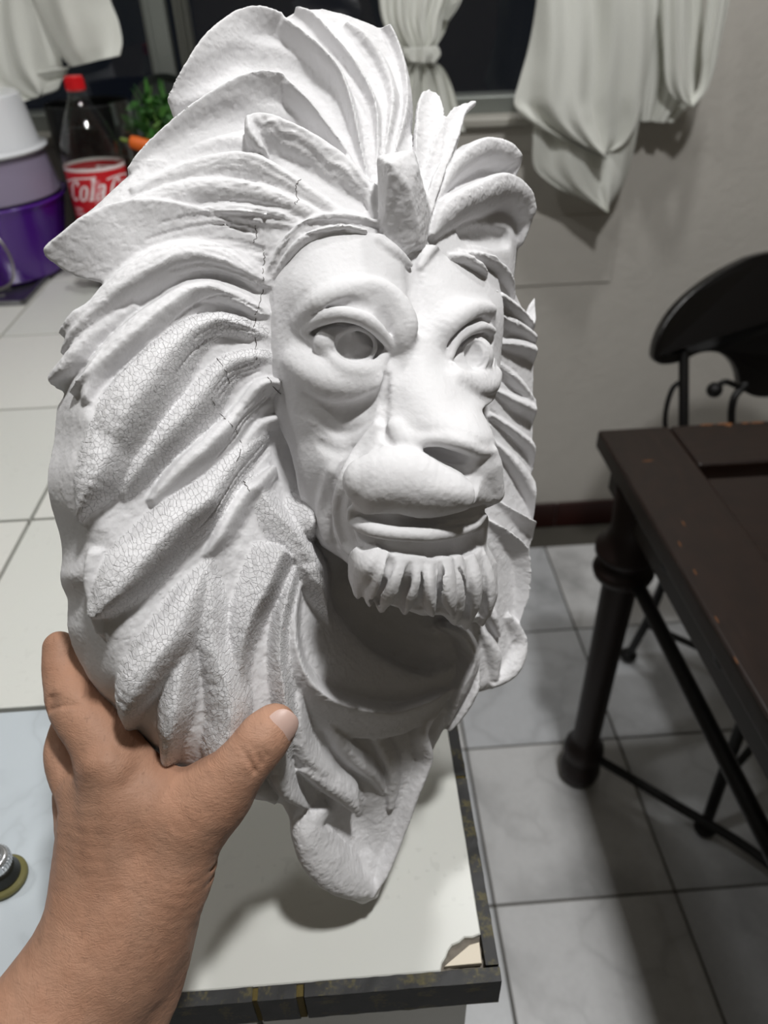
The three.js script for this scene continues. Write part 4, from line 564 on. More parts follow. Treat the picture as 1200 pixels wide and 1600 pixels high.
{ // ---- mane
  const S = surfW(plate([
    // round the face
    [640, 350, -40], [660, 310, -50], [600, 330, -60], [560, 345, -58], [480, 345, -92], [430, 380, -122], [405, 450, -150], [400, 530, -150], [420, 610, -160], [435, 680, -190], [450, 760, -185], [480, 830, -180], [520, 900, -190],
    [690, 360, -52], [730, 378, -60], [765, 392, -88], [795, 450, -140], [800, 540, -170], [800, 620, -180], [790, 700, -180], [790, 800, -180],
    // left side
    [330, 380, -165], [250, 400, -180], [170, 400, -215], [330, 470, -160], [240, 510, -175], [160, 560, -205], [110, 560, -240],
    [330, 570, -155], [260, 640, -160], [190, 700, -175], [380, 660, -172], [320, 720, -160], [240, 790, -165], [160, 790, -180], [330, 830, -160], [250, 900, -165], [180, 930, -182], [400, 850, -160], [420, 930, -160], [360, 960, -165], [300, 1020, -165], [220, 1050, -180], [300, 1130, -180], [380, 1080, -165], [420, 1150, -165], [250, 1150, -205],
    // its side wall
    [75, 690, -285], [57, 735, -290], [64, 790, -290], [86, 835, -288], [92, 885, -288], [102, 935, -288], [104, 980, -288], [125, 1030, -286], [165, 1100, -282], [232, 1172, -265],
    [128, 650, -190], [122, 730, -182], [128, 800, -186], [150, 850, -190], [145, 900, -200], [160, 980, -196], [180, 1060, -196], [85, 640, -275], [105, 900, -240],
    // crest
    [590, 320, -70], [585, 240, -95], [570, 160, -125], [560, 80, -160], [545, 5, -200], [620, 180, -120], [640, 130, -160], [630, 70, -190], [500, 260, -115], [450, 180, -150], [400, 110, -185], [400, 40, -215], [470, 20, -205], [330, 180, -190], [260, 160, -225], [300, 90, -220], [400, 290, -140], [300, 290, -180], [200, 260, -225], [200, 320, -210], [130, 340, -235], [80, 390, -250],
    // right side
    [680, 260, -110], [740, 280, -130], [790, 270, -160], [760, 330, -130], [812, 340, -170], [812, 400, -180], [835, 480, -200], [845, 560, -210], [840, 660, -215], [848, 700, -220], [830, 760, -210], [856, 860, -230], [820, 900, -215], [812, 980, -220], [780, 1060, -210],
    // throat, chest and tail
    [560, 960, -215], [620, 980, -215], [650, 1030, -200], [700, 960, -170], [760, 950, -180], [500, 1000, -178], [560, 1060, -180], [640, 1080, -180], [700, 1040, -180], [740, 1050, -195], [480, 1080, -172], [540, 1140, -205], [620, 1140, -205], [690, 1120, -210], [490, 1200, -215], [560, 1220, -235], [640, 1220, -232], [668, 1180, -228], [470, 1285, -240], [560, 1290, -262], [620, 1290, -252], [500, 1350, -252], [570, 1350, -268], [560, 1405, -258], [600, 1370, -262], [400, 1235, -195], [438, 1245, -205],
  ], .0002));
  const m = mane, lo = [-470, -760, -330], hi = [300, 850, 290];
  m.add(slab(S, lo, hi));
  {
    const out = [[642, 215], [638, 150], [624, 78], [590, 24], [545, 1], [497, 7], [462, 20], [430, 40], [400, 38], [350, 55], [300, 102], [258, 158], [290, 150], [330, 150], [300, 180], [250, 220], [196, 263], [220, 258], [190, 285], [150, 322], [131, 337], [130, 420], [170, 450], [110, 560], [100, 620], [85, 640], [68, 690], [57, 735], [62, 790], [85, 832], [90, 860], [87, 890], [94, 920], [104, 936], [102, 980], [115, 1020], [140, 1062], [180, 1115], [240, 1174], [300, 1205], [380, 1246], [440, 1256], [452, 1276], [457, 1308], [484, 1356], [524, 1396], [566, 1413], [590, 1402], [606, 1356], [640, 1270], [660, 1200], [692, 1140], [735, 1085], [765, 1076], [793, 1052], [810, 1012], [812, 960], [845, 912], [857, 865], [848, 800], [836, 755], [847, 690], [838, 640], [840, 590], [838, 530], [800, 450], [811, 370], [805, 320], [790, 260], [740, 240], [690, 240], [665, 200]];
    const D = outlineField(out);
    m.run(lo, hi, (X, Y, Z, o) => {
      const k = K(Z), x = 600 + X / k, y = 800 - Y / k, e = D(x, y);
      const r = 14, q = m.F[o], g = Math.max(r - Math.abs(q - e), 0) / r; let v = Math.max(q, e) + g * g * r * .25;
      const c = (X - B0[0]) * FWD[0] + (Z - B0[2]) * FWD[2];                    // flat back; thin crest and tail
      v = Math.max(v, -292 - c - 120 * sstep(1120, 1300, y));
      const thin = y < 340 ? lerp(90, 52, sstep(330, 220, y)) : y > 1150 ? lerp(140, 40, sstep(1150, 1330, y)) : 1e3; if (thin < 900) v = Math.max(v, (S(x, y) - Z - thin) * .75);
      m.F[o] = v;
    });
  }
  const HOLLOW = (pts, k) => m.cut(chain(pts.map(([x, y, q, r]) => [...Q(x, y, S(x, y) + q), r])), k);
  let tag = 10; const lk = (a, o = {}, k = 5) => m.add(lock(a.map(([x, y, W, H, q = -2]) => [...Q(x, y, S(x, y) + q), W, H]), { edge: 1, r: -.55, p: 1.9, ...o }), k, (o.ck && crackled.add(tag), o.tag ?? tag++));
  const sheet = (a, o, k = 3) => m.add(lock(a.map(([x, y, W, q]) => [...Q(x, y, S(x, y) + q), W, 6]), { shell: 5, ...o }), k, o.tag ?? tag++);
  HOLLOW([[545, 930, 0, 30], [600, 985, -10, 40], [655, 1020, -14, 34], [700, 1020, -10, 22]], 30);
  HOLLOW([[640, 960, 0, 30], [700, 970, 0, 26]], 30);
  HOLLOW([[440, 700, 12, 14], [462, 790, 14, 18], [500, 860, 14, 18], [540, 920, 12, 20]], 24);
  HOLLOW([[556, 1235, 12, 18], [562, 1290, 12, 20], [572, 1330, 12, 14]], 20);
  // crest, from right to left
  const cr = { r: .66, dish: .45, p: 1.3 };
  lk([[600, 300, 6, 12], [636, 190, 18, 24], [637, 130, 22, 27], [620, 72, 26, 30], [588, 26, 28, 30], [540, 3, 26, 27], [495, 9, 18, 18]], { ...cr, r: .8 });
  lk([[600, 250, 5, 9], [614, 165, 14, 21], [599, 112, 18, 24], [569, 67, 18, 21], [539, 41, 12, 12]], { ...cr, r: .3, dish: .1 });
  lk([[592, 260, 5, 12], [590, 180, 18, 27], [563, 124, 24, 33], [524, 75, 26, 33], [490, 38, 24, 30], [462, 22, 16, 21]], cr);
  lk([[582, 300, 6, 12], [566, 240, 18, 27], [555, 188, 26, 39], [537, 139, 32, 45], [507, 103, 36, 45], [464, 66, 38, 42], [425, 44, 36, 39], [380, 44, 36, 33], [330, 78, 34, 30], [292, 118, 20, 21], [260, 155, 5, 12]], { ...cr, dish: .6, r: .7 });
  lk([[576, 306, 6, 12], [545, 250, 18, 27], [520, 220, 26, 36], [480, 174, 32, 42], [440, 146, 34, 42], [400, 142, 34, 39], [345, 160, 32, 30], [285, 196, 24, 24], [235, 232, 16, 18], [198, 262, 4, 9]], { ...cr, dish: .6, r: .7 });
  HOLLOW([[535, 205, 4, 10], [500, 140, 8, 22], [455, 98, 12, 28], [400, 84, 12, 28], [340, 112, 12, 24], [290, 146, 10, 16]], 12);
  HOLLOW([[530, 270, 4, 10], [480, 214, 8, 18], [430, 184, 12, 22], [380, 178, 12, 22], [320, 196, 12, 18], [255, 232, 10, 12]], 10);
  HOLLOW([[430, 256, 6, 10], [370, 232, 10, 18], [300, 236, 10, 18], [240, 262, 8, 10]], 10);
  lk([[580, 322, 12, 16, 2], [548, 290, 28, 30, 2], [500, 256, 31, 36, 0], [450, 228, 30, 38, 0], [412, 212, 27, 36, 0], [390, 206, 22, 28, 0]], { r: .35, p: 1.6, st: 2, nf: 2, edge: 0 });
  lk([[410, 236, 6, 8, 24], [394, 214, 11, 18, 24], [388, 186, 6, 10, 24]], { r: 0, edge: 0 });
  lk([[540, 340, 12, 12], [470, 300, 24, 24], [400, 262, 26, 26], [330, 262, 24, 22], [270, 278, 18, 16], [205, 300, 8, 8]], { r: .35, st: 2, nf: 3 });
  lk([[520, 352, 10, 10], [450, 322, 20, 20], [380, 304, 22, 24], [310, 302, 22, 22], [240, 318, 20, 18], [180, 338, 10, 10]], { r: .1, st: 3, nf: 4, seed: 4 });
  lk([[480, 358, 8, 8], [440, 345, 14, 16], [390, 338, 16, 20], [340, 336, 16, 18], [290, 345, 12, 12]], { r: 0, st: 3.5, nf: 4, seed: 9 });
  m.add(lock([[330, 352, 22, -176], [240, 362, 44, -190], [170, 384, 48, -214], [118, 392, 34, -236], [74, 390, 7, -256]].map(([x, y, W, c]) => [...L(x, y, c), W, 6]), { shell: 15, n: [-.4, -.42, .82] }), 4, tag++);
  // hair line strands above and left of the brow
  lk([[600, 352, 5, 6, 8], [545, 340, 8, 11, 6], [490, 347, 9, 12, 4], [452, 374, 9, 12, 2], [427, 412, 8, 10, 0], [414, 442, 5, 6, -2]], { r: .1, st: 1.5 });
  lk([[575, 360, 4, 5, 14], [530, 354, 5, 7, 12], [480, 368, 5, 7, 8], [447, 402, 5, 7, 6], [424, 440, 4, 5, 0]], { r: .1 });
  // left side, downward
  lk([[440, 452, 12, 5, -6], [418, 451, 15, 13, -3], [365, 428, 26, 32], [320, 420, 32, 40], [280, 425, 34, 43], [235, 447, 32, 43], [185, 480, 26, 38], [140, 520, 18, 30], [99, 556, 5, 11]], { st: 1.5, nf: 3 });
  lk([[430, 494, 12, 5, -6], [408, 493, 15, 13, -3], [350, 470, 20, 30], [310, 473, 24, 38], [277, 497, 27, 43], [237, 530, 29, 46], [197, 563, 26, 43], [160, 595, 20, 32], [140, 632, 8, 16]], { st: 1.2, nf: 3, seed: 2 });
  lk([[215, 480, 10, 11], [160, 525, 18, 24], [115, 575, 18, 27], [70, 612, 6, 14]], { r: -.2, n: [-.35, -.1, 1] });
  lk([[165, 560, 5, 11, 14], [145, 590, 9, 22, 16], [113, 616, 4, 11, 12]], { r: 0 });
  lk([[170, 470, 8, 11, 6], [130, 500, 14, 19, 6], [97, 524, 5, 9, 4]], { r: 0, n: [-.35, .2, 1] });
  lk([[424, 526, 12, 5, -6], [402, 525, 15, 13, -3], [350, 517, 20, 32], [310, 537, 28, 43], [283, 570, 36, 54], [260, 605, 44, 62], [228, 655, 50, 68], [198, 708, 48, 62], [168, 760, 34, 49], [131, 816, 5, 19]], { ck: 1, st: .8, p: 2.1, r: -.5 });
  lk([[428, 562, 12, 5, -6], [406, 561, 15, 13, -3], [367, 577, 20, 30], [343, 603, 24, 40], [317, 643, 28, 49], [283, 683, 28, 51], [250, 718, 24, 46], [215, 760, 16, 35], [195, 784, 4, 14]], { ck: 1, r: -.35, seed: 5 });
  lk([[440, 606, 10, 19, 8], [412, 612, 16, 30, 6], [385, 648, 20, 38], [362, 684, 22, 46], [327, 718, 24, 49], [285, 752, 22, 43], [238, 792, 10, 22]], { r: -.4, st: 1 });
  lk([[440, 655, 8, 11, 6], [412, 668, 12, 19, 4], [388, 700, 13, 27], [362, 730, 12, 22], [330, 765, 6, 11]], { r: -.3 });
  lk([[420, 680, 10, 14], [376, 734, 30, 40], [335, 797, 40, 59], [297, 831, 44, 68], [252, 880, 46, 70], [212, 924, 42, 65], [176, 958, 22, 46], [164, 966, 6, 19]], { ck: 1, r: -.6, st: .8, p: 2.2, seed: 7 });
  lk([[430, 735, 8, 14, 4], [406, 766, 16, 30, 2], [385, 786, 18, 35], [350, 842, 16, 32], [322, 872, 8, 14]], { r: -.3 });
  lk([[150, 860, 12, 11, 2], [150, 900, 16, 19, 2], [156, 950, 12, 19, 2], [160, 990, 8, 11]], { r: -.1, n: [-.5, 0, 1] });
  lk([[328, 884, 10, 16], [312, 930, 30, 46], [290, 985, 42, 59], [258, 1032, 44, 62], [230, 1078, 34, 49], [212, 1140, 6, 14]], { ck: 1, r: -.45, st: .8, p: 2.2 });
  lk([[294, 985, 4, 11], [298, 1020, 20, 35], [292, 1075, 27, 46], [286, 1120, 26, 46], [276, 1180, 16, 32], [262, 1206, 6, 14]], { ck: 1, r: -.5, p: 2.1 });
  lk([[330, 872, 5, 14], [341, 930, 20, 40], [346, 1000, 28, 51], [364, 1055, 36, 57], [372, 1110, 40, 54], [362, 1170, 36, 46], [350, 1215, 20, 27]], { ck: 1, r: -.5, st: .6, p: 2.2 });
  lk([[392, 738, 10, 14], [428, 786, 40, 44], [474, 842, 58, 62], [455, 874, 58, 70], [432, 925, 50, 73], [408, 972, 36, 65], [393, 1022, 24, 49], [390, 1066, 6, 19]], { ck: 1, r: -.8, st: .8, p: 2.4, ps: 2 });
  lk([[474, 872, 6, 27, 4], [464, 920, 18, 46, 4], [453, 970, 22, 51, 4], [450, 1020, 24, 51, 4], [456, 1075, 28, 49, 4], [462, 1130, 26, 40, 4], [452, 1190, 14, 24, 4]], { ck: 1, r: -.75, ps: 2, p: 1.5 });
  lk([[400, 1120, 14, 19], [430, 1180, 24, 35], [452, 1225, 18, 32], [483, 1258, 4, 11]], { r: -.2 });
  lk([[360, 1180, 14, 14], [395, 1215, 18, 22], [430, 1245, 10, 14]], { r: 0 });
  // throat and chest: sweeping bands
  lk([[478, 880, 10, 16], [462, 970, 26, 40], [478, 1045, 34, 52], [530, 1088, 36, 56], [600, 1104, 32, 52], [656, 1094, 24, 40], [706, 1072, 6, 10]], { r: -.75, p: 1.5, dish: .15, n: [.1, .1, 1] });
  lk([[468, 1060, 8, 16], [466, 1110, 20, 30], [476, 1165, 28, 36], [512, 1200, 26, 36], [545, 1218, 14, 22]], { r: -.3, n: [.1, -.1, 1] });
  lk([[505, 1090, 8, 10], [520, 1130, 18, 24], [548, 1172, 22, 28], [584, 1205, 16, 22], [600, 1236, 6, 8]], { r: -.2, n: [.1, -.2, 1] });
  lk([[560, 1110, 8, 8], [590, 1150, 18, 20], [612, 1200, 18, 22], [610, 1260, 10, 12]], { r: 0, n: [.1, -.2, 1] });
  lk([[690, 1100, 8, 14], [656, 1136, 20, 34], [662, 1180, 18, 36], [644, 1240, 16, 26], [620, 1310, 14, 22], [596, 1370, 12, 18], [578, 1400, 6, 8]], { r: -.3, n: [.3, 0, 1] });
  lk([[470, 1196, 10, 16, 20], [505, 1214, 22, 28, 20], [540, 1236, 24, 30, 16], [560, 1262, 14, 20, 10], [558, 1282, 5, 8, 6]], { r: .1, n: [0, .2, 1], edge: 0 });
  HOLLOW([[562, 1245, 18, 12], [566, 1290, 16, 17], [574, 1330, 14, 12]], 14);
  lk([[512, 1258, 14, 16, 6], [486, 1284, 27, 26, 6], [486, 1318, 33, 30, 6], [508, 1354, 35, 30, 6], [546, 1382, 28, 24, 6], [582, 1390, 12, 12]], { r: .15, p: 2.2, ps: 2.2, n: [-.25, -.1, 1], edge: 0, m: 14 }, 10);
  // right side, downward
  const R = { n: [.45, .1, .85], r: .45 };
  lk([[668, 372, 8, 14, 2], [685, 330, 24, 34, 4], [725, 306, 30, 48, 6], [766, 292, 32, 52, 6], [798, 306, 28, 50, 4], [815, 340, 22, 44], [812, 385, 8, 16]], { ...R, r: -.5, n: [.35, -.1, .93], p: 2.6 });
  lk([[676, 320, 6, 12, 2], [695, 268, 20, 36, 4], [735, 238, 26, 46, 6], [772, 240, 26, 48, 4], [797, 262, 20, 42, 2], [792, 292, 8, 18]], { ...R, r: -.4, n: [.35, -.1, .93], p: 2.6 });
  HOLLOW([[725, 366, 2, 14], [760, 366, 2, 24], [794, 372, 4, 20]], 12);
  lk([[700, 402, 8, 12], [722, 408, 12, 22], [742, 424, 13, 24], [758, 446, 8, 12]], { ...R, r: 0, st: 2, nf: 3 });
  lk([[715, 395, 6, 8], [760, 408, 12, 20], [790, 440, 12, 18], [800, 470, 6, 8]], { ...R, r: 0, st: 2, nf: 3 });
  lk([[735, 448, 8, 12], [770, 470, 15, 26], [800, 492, 16, 26], [836, 516, 5, 10]], { ...R, st: 1 });
  lk([[765, 492, 8, 12], [795, 512, 15, 26], [822, 532, 15, 28], [840, 545, 6, 12]], R);
  lk([[775, 540, 8, 12], [800, 545, 16, 26], [826, 556, 18, 30], [845, 578, 14, 24], [833, 596, 5, 10]], R);
  lk([[776, 572, 8, 12], [800, 600, 16, 24], [822, 630, 14, 24], [838, 645, 6, 10]], R);
  lk([[768, 612, 8, 12], [800, 634, 18, 28], [830, 652, 20, 32], [847, 685, 16, 26], [832, 708, 6, 10]], R);
  lk([[762, 650, 8, 12], [795, 678, 16, 24], [820, 702, 16, 26], [832, 735, 10, 14]], R);
  lk([[764, 690, 8, 12], [795, 728, 20, 26], [820, 770, 24, 30], [836, 815, 20, 26], [846, 850, 8, 10]], R);
  lk([[766, 776, 8, 12], [806, 806, 22, 30], [838, 830, 28, 36], [855, 870, 28, 36], [846, 908, 20, 28], [816, 938, 6, 10]], { ...R, r: -.8, dish: .7, ps: 2 });
  lk([[748, 805, 8, 12], [784, 832, 24, 34], [808, 864, 28, 40], [812, 920, 26, 38], [803, 976, 16, 24], [796, 1010, 6, 10]], { ...R, r: -.8, dish: .7, ps: 2 });
  lk([[740, 930, 8, 12], [762, 955, 16, 26], [776, 990, 8, 16]], { ...R, r: 0, n: [.2, 0, 1] });
  lk([[790, 960, 10, 14], [808, 1000, 20, 26], [796, 1045, 24, 26], [765, 1072, 10, 12]], { ...R, r: -.2 });
  lk([[750, 985, 10, 12], [768, 1020, 20, 22], [770, 1060, 12, 14]], { ...R, r: 0 });
  lk([[690, 980, 6, 16, 10], [718, 996, 14, 30, 14], [728, 1030, 20, 34, 12], [710, 1075, 20, 30, 6], [696, 1130, 6, 12]], { r: .55, n: [.35, 0, .93], p: 1.4 });
  lk([[744, 1036, 5, 12, 4], [738, 1070, 12, 22, 4], [722, 1105, 12, 20, 2], [700, 1142, 4, 8]], { r: .2, n: [.4, 0, .9] });
  // leaves standing up beside the crest, and the little one at the right edge
  const leaf = (a, o) => m.add(lock(a.map(([x, y, W, c]) => [...L(x, y, c), W, 6]), { shell: 5.5, m: 6, ...o }), 3, o.tag ?? tag++);
  leaf([[655, 300, 14, -88], [664, 240, 24, -100], [668, 190, 26, -125], [672, 160, 20, -150], [673, 146, 8, -160]], { cup: .35, n: [.4, .35, .85] });
  leaf([[664, 310, 10, -80], [684, 255, 18, -88], [702, 210, 18, -105], [716, 180, 12, -125], [735, 166, 5, -140], [743, 163, 3, -145]], { cup: .5, n: [.1, .35, .93] });
  leaf([[676, 300, 7, -84], [694, 255, 9, -95], [708, 222, 8, -110], [715, 198, 4, -122]], { cup: .3, n: [.3, .3, .9] });
  leaf([[824, 510, 7, -186], [834, 486, 14, -190], [845, 463, 6, -196]], { cup: .3, n: [.2, .3, .93] });
  // broken-off lock over the forehead
  m.add(hull([[594, 374, -46], [602, 378, -40], [640, 402, -24], [660, 400, -26], [676, 345, -46], [588, 243, -14], [610, 256, 26], [642, 298, 26], [655, 366, -2], [646, 232, 14], [654, 260, 22], [669, 318, -4], [596, 250, -60], [620, 380, -76], [665, 380, -76], [650, 245, -52]].map(p => L(...p)), .8), 5, 201);
  leaf([[668, 335, 6, -36], [680, 290, 9, -46], [693, 256, 6, -62]], { cup: .2, n: [.1, -.3, .95], tag: 203, shell: 6 });
  leaf([[600, 352, 12, -52], [588, 316, 15, -58], [578, 292, 9, -66]], { n: [.2, -.5, .85], tag: 204, shell: 8 });
  HOLLOW([[640, 410, 10, 5], [650, 396, 14, 7], [664, 392, 12, 5]], 8);
  m.blur();
  // hand-cut strands near the roots, tool marks and furrows
  const rnd = mulberry(12), flow = [[[412, 445], [365, 425], [320, 417], [270, 424], [220, 452]], [[402, 490], [350, 467], [310, 470], [270, 500], [230, 535]], [[396, 524], [350, 514], [312, 534], [280, 570]], [[402, 560], [366, 574], [340, 602], [312, 645]], [[420, 612], [386, 645], [360, 682], [325, 716]], [[412, 690], [374, 734], [334, 795], [295, 830]], [[540, 345], [480, 350], [440, 380], [418, 420]], [[400, 352], [340, 338], [280, 345], [230, 360]], [[460, 330], [390, 318], [320, 318], [260, 330]], [[410, 385], [360, 372], [310, 372], [250, 392]], [[720, 410], [760, 425], [785, 460], [815, 500]], [[740, 440], [775, 475], [805, 500]], [[765, 640], [800, 665], [832, 700]], [[765, 560], [800, 585], [830, 600]]];
  for (const f of flow) for (let k = 0; k < 4; k++) { const dx = (rnd() - .5) * 16, dy = (rnd() - .2) * 26, e = .45 + .55 * rnd(), n = Math.max(2, Math.round(f.length * e)); m.engrave(f.slice(0, n).map(([x, y], i) => [x + dx + (rnd() - .5) * 4, y + dy + (rnd() - .5) * 4, (1.6 + 1.6 * rnd()) * (i === n - 1 ? .4 : 1)]), 3); }
  m.warp((x, y, z) => .9 * noise3(x * .03, y * .03, z * .03) + .7 * noise3(x * .12, y * .12, z * .12) + .5 * noise3(x * .31, y * .31, z * .31));
}
const plasterA = std(0xd8d7d8, .82, { bumpMap: rep(plasterBump, 1, 1), bumpScale: .0006 });
const crackTex = texture(1024, (u, v) => { // flaking crackle: broken scales with raised lips
  let best = 9, second = 9, id = 0; const n = 26, wu = u + .012 * (fbm(u, v, 16, 3, 4) - .5), wv = v + .012 * (fbm(u, v, 16, 3, 7) - .5), X = Math.floor(wu * n), Y = Math.floor(wv * n); const m = a => ((a % n) + n) % n;
  for (let j = -1; j < 2; j++) for (let i = -1; i < 2; i++) { const cx = X + i + hash3(m(X + i), m(Y + j), 3), cy = Y + j + hash3(m(X + i), m(Y + j), 9), d = Math.hypot(wu * n - cx, wv * n - cy); if (d < best) { second = best; best = d; id = hash3(m(X + i), m(Y + j), 21); } else if (d < second) second = d; }
  return [.5 + .3 * (id - .5) + .25 * (fbm(u, v, 32, 3, 2) - .5) - .22 * (1 - sstep(0, .12, second - best))];
});
const plasterB = std(0xd8d7d8, .85, { bumpMap: rep(crackTex, 2.2, 2.2), bumpScale: .0011 });
{
  const base = Q(565, 1412, -215);
  const lion = thing('lion_head_sculpture', 'large white plaster lion head with a flowing mane, held up above the counter', 'sculpture'); sculptGroup(lion, base);
  const bs = base.map(v => v * PXM), fg = face.mesh(PXM, bs);
  const put = (n, g, m = plasterA) => g && mesh(n, g, m, lion);
  put('face', fg[0]); put('eye', fg[1]); put('eye', fg[2]); put('chin_beard', fg[3]);
  { // cracks in the plaster
    const dark = std(0x4a443f, .95);
    const crack = pts => { const P = []; spline(pts, 5).forEach(([x, y, r = .9], i) => { const a = mane.surf(x, y), b = face.surf(x, y), w = Math.max(a ?? -999, b ?? -999); if (w < -900) return; const j = 4 * (hash3(i, x | 0, y | 0) - .5); const v = Q(x + j, y + j * .5, w + .0); P.push(V(...v.map((q, k) => q * PXM - bs[k]))); }); if (P.length > 2) put('crack', tube(P, .00017, P.length * 3, 4), dark); };
    crack([[408, 384], [413, 396], [412, 412], [411, 440]]); crack([[411, 452], [404, 480], [398, 492]]); crack([[398, 496], [398, 520], [401, 560], [404, 570]]); crack([[470, 280], [462, 292], [466, 312], [460, 318]]); crack([[330, 620], [338, 640], [352, 654], [368, 672], [376, 692]]); crack([[376, 702], [366, 730], [356, 750]]); crack([[340, 560], [352, 580], [358, 600]]); crack([[372, 744], [384, 756], [390, 768]]); crack([[398, 352], [402, 366], [396, 380]]); crack([[420, 590], [428, 606], [440, 616]]);
  }
  const mg = mane.mesh(PXM, bs);
  for (const t in mg) put(t === '0' ? 'backing' : t > 200 ? 'broken_lock' : 'mane_lock', mg[t], crackled.has(+t) ? plasterB : plasterA);
}

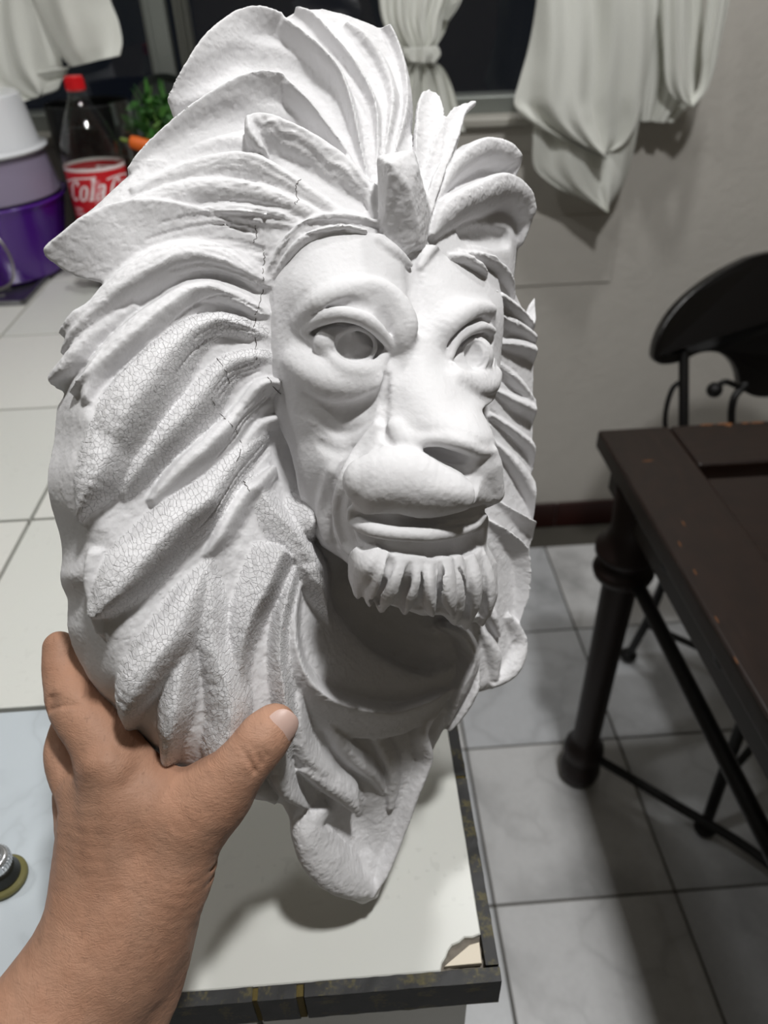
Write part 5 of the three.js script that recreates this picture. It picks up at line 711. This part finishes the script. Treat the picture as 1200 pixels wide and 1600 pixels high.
// ---------------------------------------------------------------- the hand that holds it
{
  const lo = [-720, -960, -150], hi = [-90, -120, 260], H = new Vol(lo, hi, 2.9);
  const c = (pts, k = 16, m = 5, flat) => H.add(chain(pts.map(([x, y, w, r]) => [...Q(x, y, w), r]), m, flat), k);
  const FN = { n: nrm([.1, -.1, 1]), s: 1.45 };
  c([[182, 1440, 62, 92], [168, 1480, 66, 98], [128, 1545, 84, 104], [70, 1630, 112, 108], [0, 1730, 150, 112], [-60, 1810, 185, 112]], 10, 6, FN);       // forearm and wrist
  c([[172, 1205, 66, 46], [184, 1300, 66, 58], [190, 1400, 64, 74], [180, 1460, 62, 88]], 34, 5, { n: FN.n, s: 1.15 });                                   // back of the hand
  c([[132, 1236, 36, 36], [136, 1310, 44, 44], [142, 1400, 50, 54], [150, 1460, 56, 60]], 30);
  c([[122, 1290, 6, 30], [136, 1370, 26, 42], [160, 1450, 40, 54]], 30);
  c([[340, 1236, 68, 50], [290, 1300, 62, 58], [258, 1370, 58, 70], [222, 1440, 58, 76], [190, 1490, 60, 80]], 36);                                        // ball of the thumb
  c([[250, 1262, 60, 40], [215, 1250, 62, 46], [300, 1262, 60, 44]], 44, 2);                                                                               // web
  c([[262, 1440, 36, 42], [246, 1500, 30, 48], [214, 1570, 40, 56], [150, 1660, 70, 60]], 20);                                                             // heel of the hand, underside
  // thumb
  c([[336, 1246, 70, 50], [368, 1206, 78, 42], [392, 1178, 78, 39], [412, 1154, 72, 39], [428, 1136, 62, 34]], 14);
  c([[178, 1172, 52, 42], [205, 1200, 50, 40], [236, 1222, 52, 36]], 20, 2);
  // index finger, wrapping behind
  c([[174, 1196, 64, 47], [150, 1146, 52, 44], [118, 1102, 34, 41], [104, 1066, 18, 34], [97, 1040, 8, 30], [93, 1012, 0, 25]], 14);
  c([[124, 1242, 28, 34], [100, 1196, 4, 28], [96, 1160, -16, 25], [118, 1104, -24, 22], [156, 1064, -16, 19], [184, 1046, -8, 17]], 8);                    // middle
  c([[118, 1290, 0, 30], [110, 1230, -34, 26], [130, 1170, -50, 23], [176, 1122, -44, 20], [214, 1100, -34, 17]], 8);                                     // ring
  c([[128, 1340, -6, 28], [130, 1280, -46, 23], [166, 1230, -62, 20], [206, 1196, -56, 17], [236, 1180, -48, 15]], 8);                                    // little
  // creases, knuckle folds, tendons
  const cut = (pts, k = 4) => H.cut(chain(pts.map(([x, y, w, r]) => [...Q(x, y, w), r]), 4), k);
  H.add(chain([[150, 1196, 112, 12], [166, 1192, 112, 14], [182, 1200, 110, 12]].map(([x, y, w, r]) => [...Q(x, y, w - 12), r]), 3), 20);
  H.add(chain([[172, 1216, 106, 9], [182, 1290, 108, 8], [188, 1370, 112, 6]].map(([x, y, w, r]) => [...Q(x, y, w - 4), r]), 3), 22);
  for (const [a, b] of [[1092, 78], [1101, 76], [1110, 78]]) cut([[b, a, 58, 3], [b + 18, a - 6, 70, 2.4], [b + 40, a - 8, 74, 2]], 6);
  for (const d of [0, 11, 20]) cut([[366 + d, 1160 - d, 112, 2.4], [384 + d, 1180 - d * .9, 117, 2.6], [398 + d, 1204 - d, 110, 2.2]], 6);
  for (const [x, y] of [[336, 1352], [330, 1372], [322, 1392], [312, 1412]]) cut([[x + 8, y - 8, 50, 2.6], [x - 22, y + 14, 88, 2.4], [x - 56, y + 26, 110, 1.6]], 8);
  for (const [x, y] of [[276, 1486], [262, 1506]]) cut([[x + 6, y - 6, 40, 4], [x - 18, y + 12, 86, 4], [x - 50, y + 22, 112, 2]], 8);
  H.blur();
  H.warp((x, y, z) => 1.1 * noise3(x * .02, y * .02, z * .02) + .5 * noise3(x * .07, y * .07, z * .07) + .22 * noise3(x * .25 + y * .1, y * .3, z * .3));
  const skinMap = texture(1024, (u, v) => {
    const a = fbm(u, v, 5, 5, 3), b = fbm(u, v, 30, 4, 8), red = fbm(u, v, 9, 4, 17), dk = sstep(.62, .8, fbm(u, v, 12, 3, 40)), sp = sstep(.86, .9, tn(u * 70, v * 70, 70, 4)) * .12;
    const k = .93 + .16 * (a - .5) + .12 * (b - .5) - .07 * dk - sp; return [k, k * (1 - .10 * (red - .45)), k * (1 - .16 * (red - .45))];
  }, false);
  const skinBump = texture(1024, (u, v) => { const w = fbm(u, v, 8, 4, 5), l = tn(u * 36 + w * 2, v * 180 + w * 16, 180, 6), g = tn(u * 200, v * 200, 200, 12), q = tn(u * 90 + 7 * w, v * 64, 64, 31); return [.5 + .32 * (l - .5) + .2 * (g - .5) + .2 * (q - .5)]; });
  skinMap.repeat.set(1.2, 1.2); skinBump.repeat.set(1.6, 1.6);
  const skin = phy(0xb0876f, .58, { map: skinMap, bumpMap: skinBump, bumpScale: .00028, sheen: .15, sheenColor: new THREE.Color(.9, .7, .6), specularIntensity: .5 });
  const base = Q(182, 1440, 62), bs = base.map(v => v * PXM);
  const p = thing('person', 'left hand and bare forearm of a person, gripping the plaster head from below', 'person'); sculptGroup(p, base);
  mesh('hand', H.mesh(PXM, bs)[0], skin, p);
  // thumbnail
  const n = nrm([.34, .06, .94]), t = nrm([.62, .74, -.22]), tt = nrm(add(t, n, -dot(t, n))), s = cross(tt, n), ctr = add(add(Q(430, 1135, 62), n, 29.5), tt, 1);
  const g = new THREE.SphereGeometry(1, 36, 24); { const a = g.attributes.position; for (let i = 0; i < a.count; i++) { let x = a.getX(i), y = a.getY(i), z = a.getZ(i); const e = Math.sign(x) * Math.pow(Math.abs(x), .8), f = Math.sign(y) * Math.pow(Math.abs(y), .8); const X = e * 24, Yy = f * 30, Z = z * 4.2 - 6.5 * e * e - 2.5 * f * f + 1.4; const v = sub(add(add(add(ctr, s, X), tt, Yy), n, Z), base); a.setXYZ(i, v[0] * PXM, v[1] * PXM, v[2] * PXM); } g.computeVertexNormals(); }
  mesh('thumbnail', g, phy(0xc4a69a, .45), p);
}

renderer.render(scene, camera);
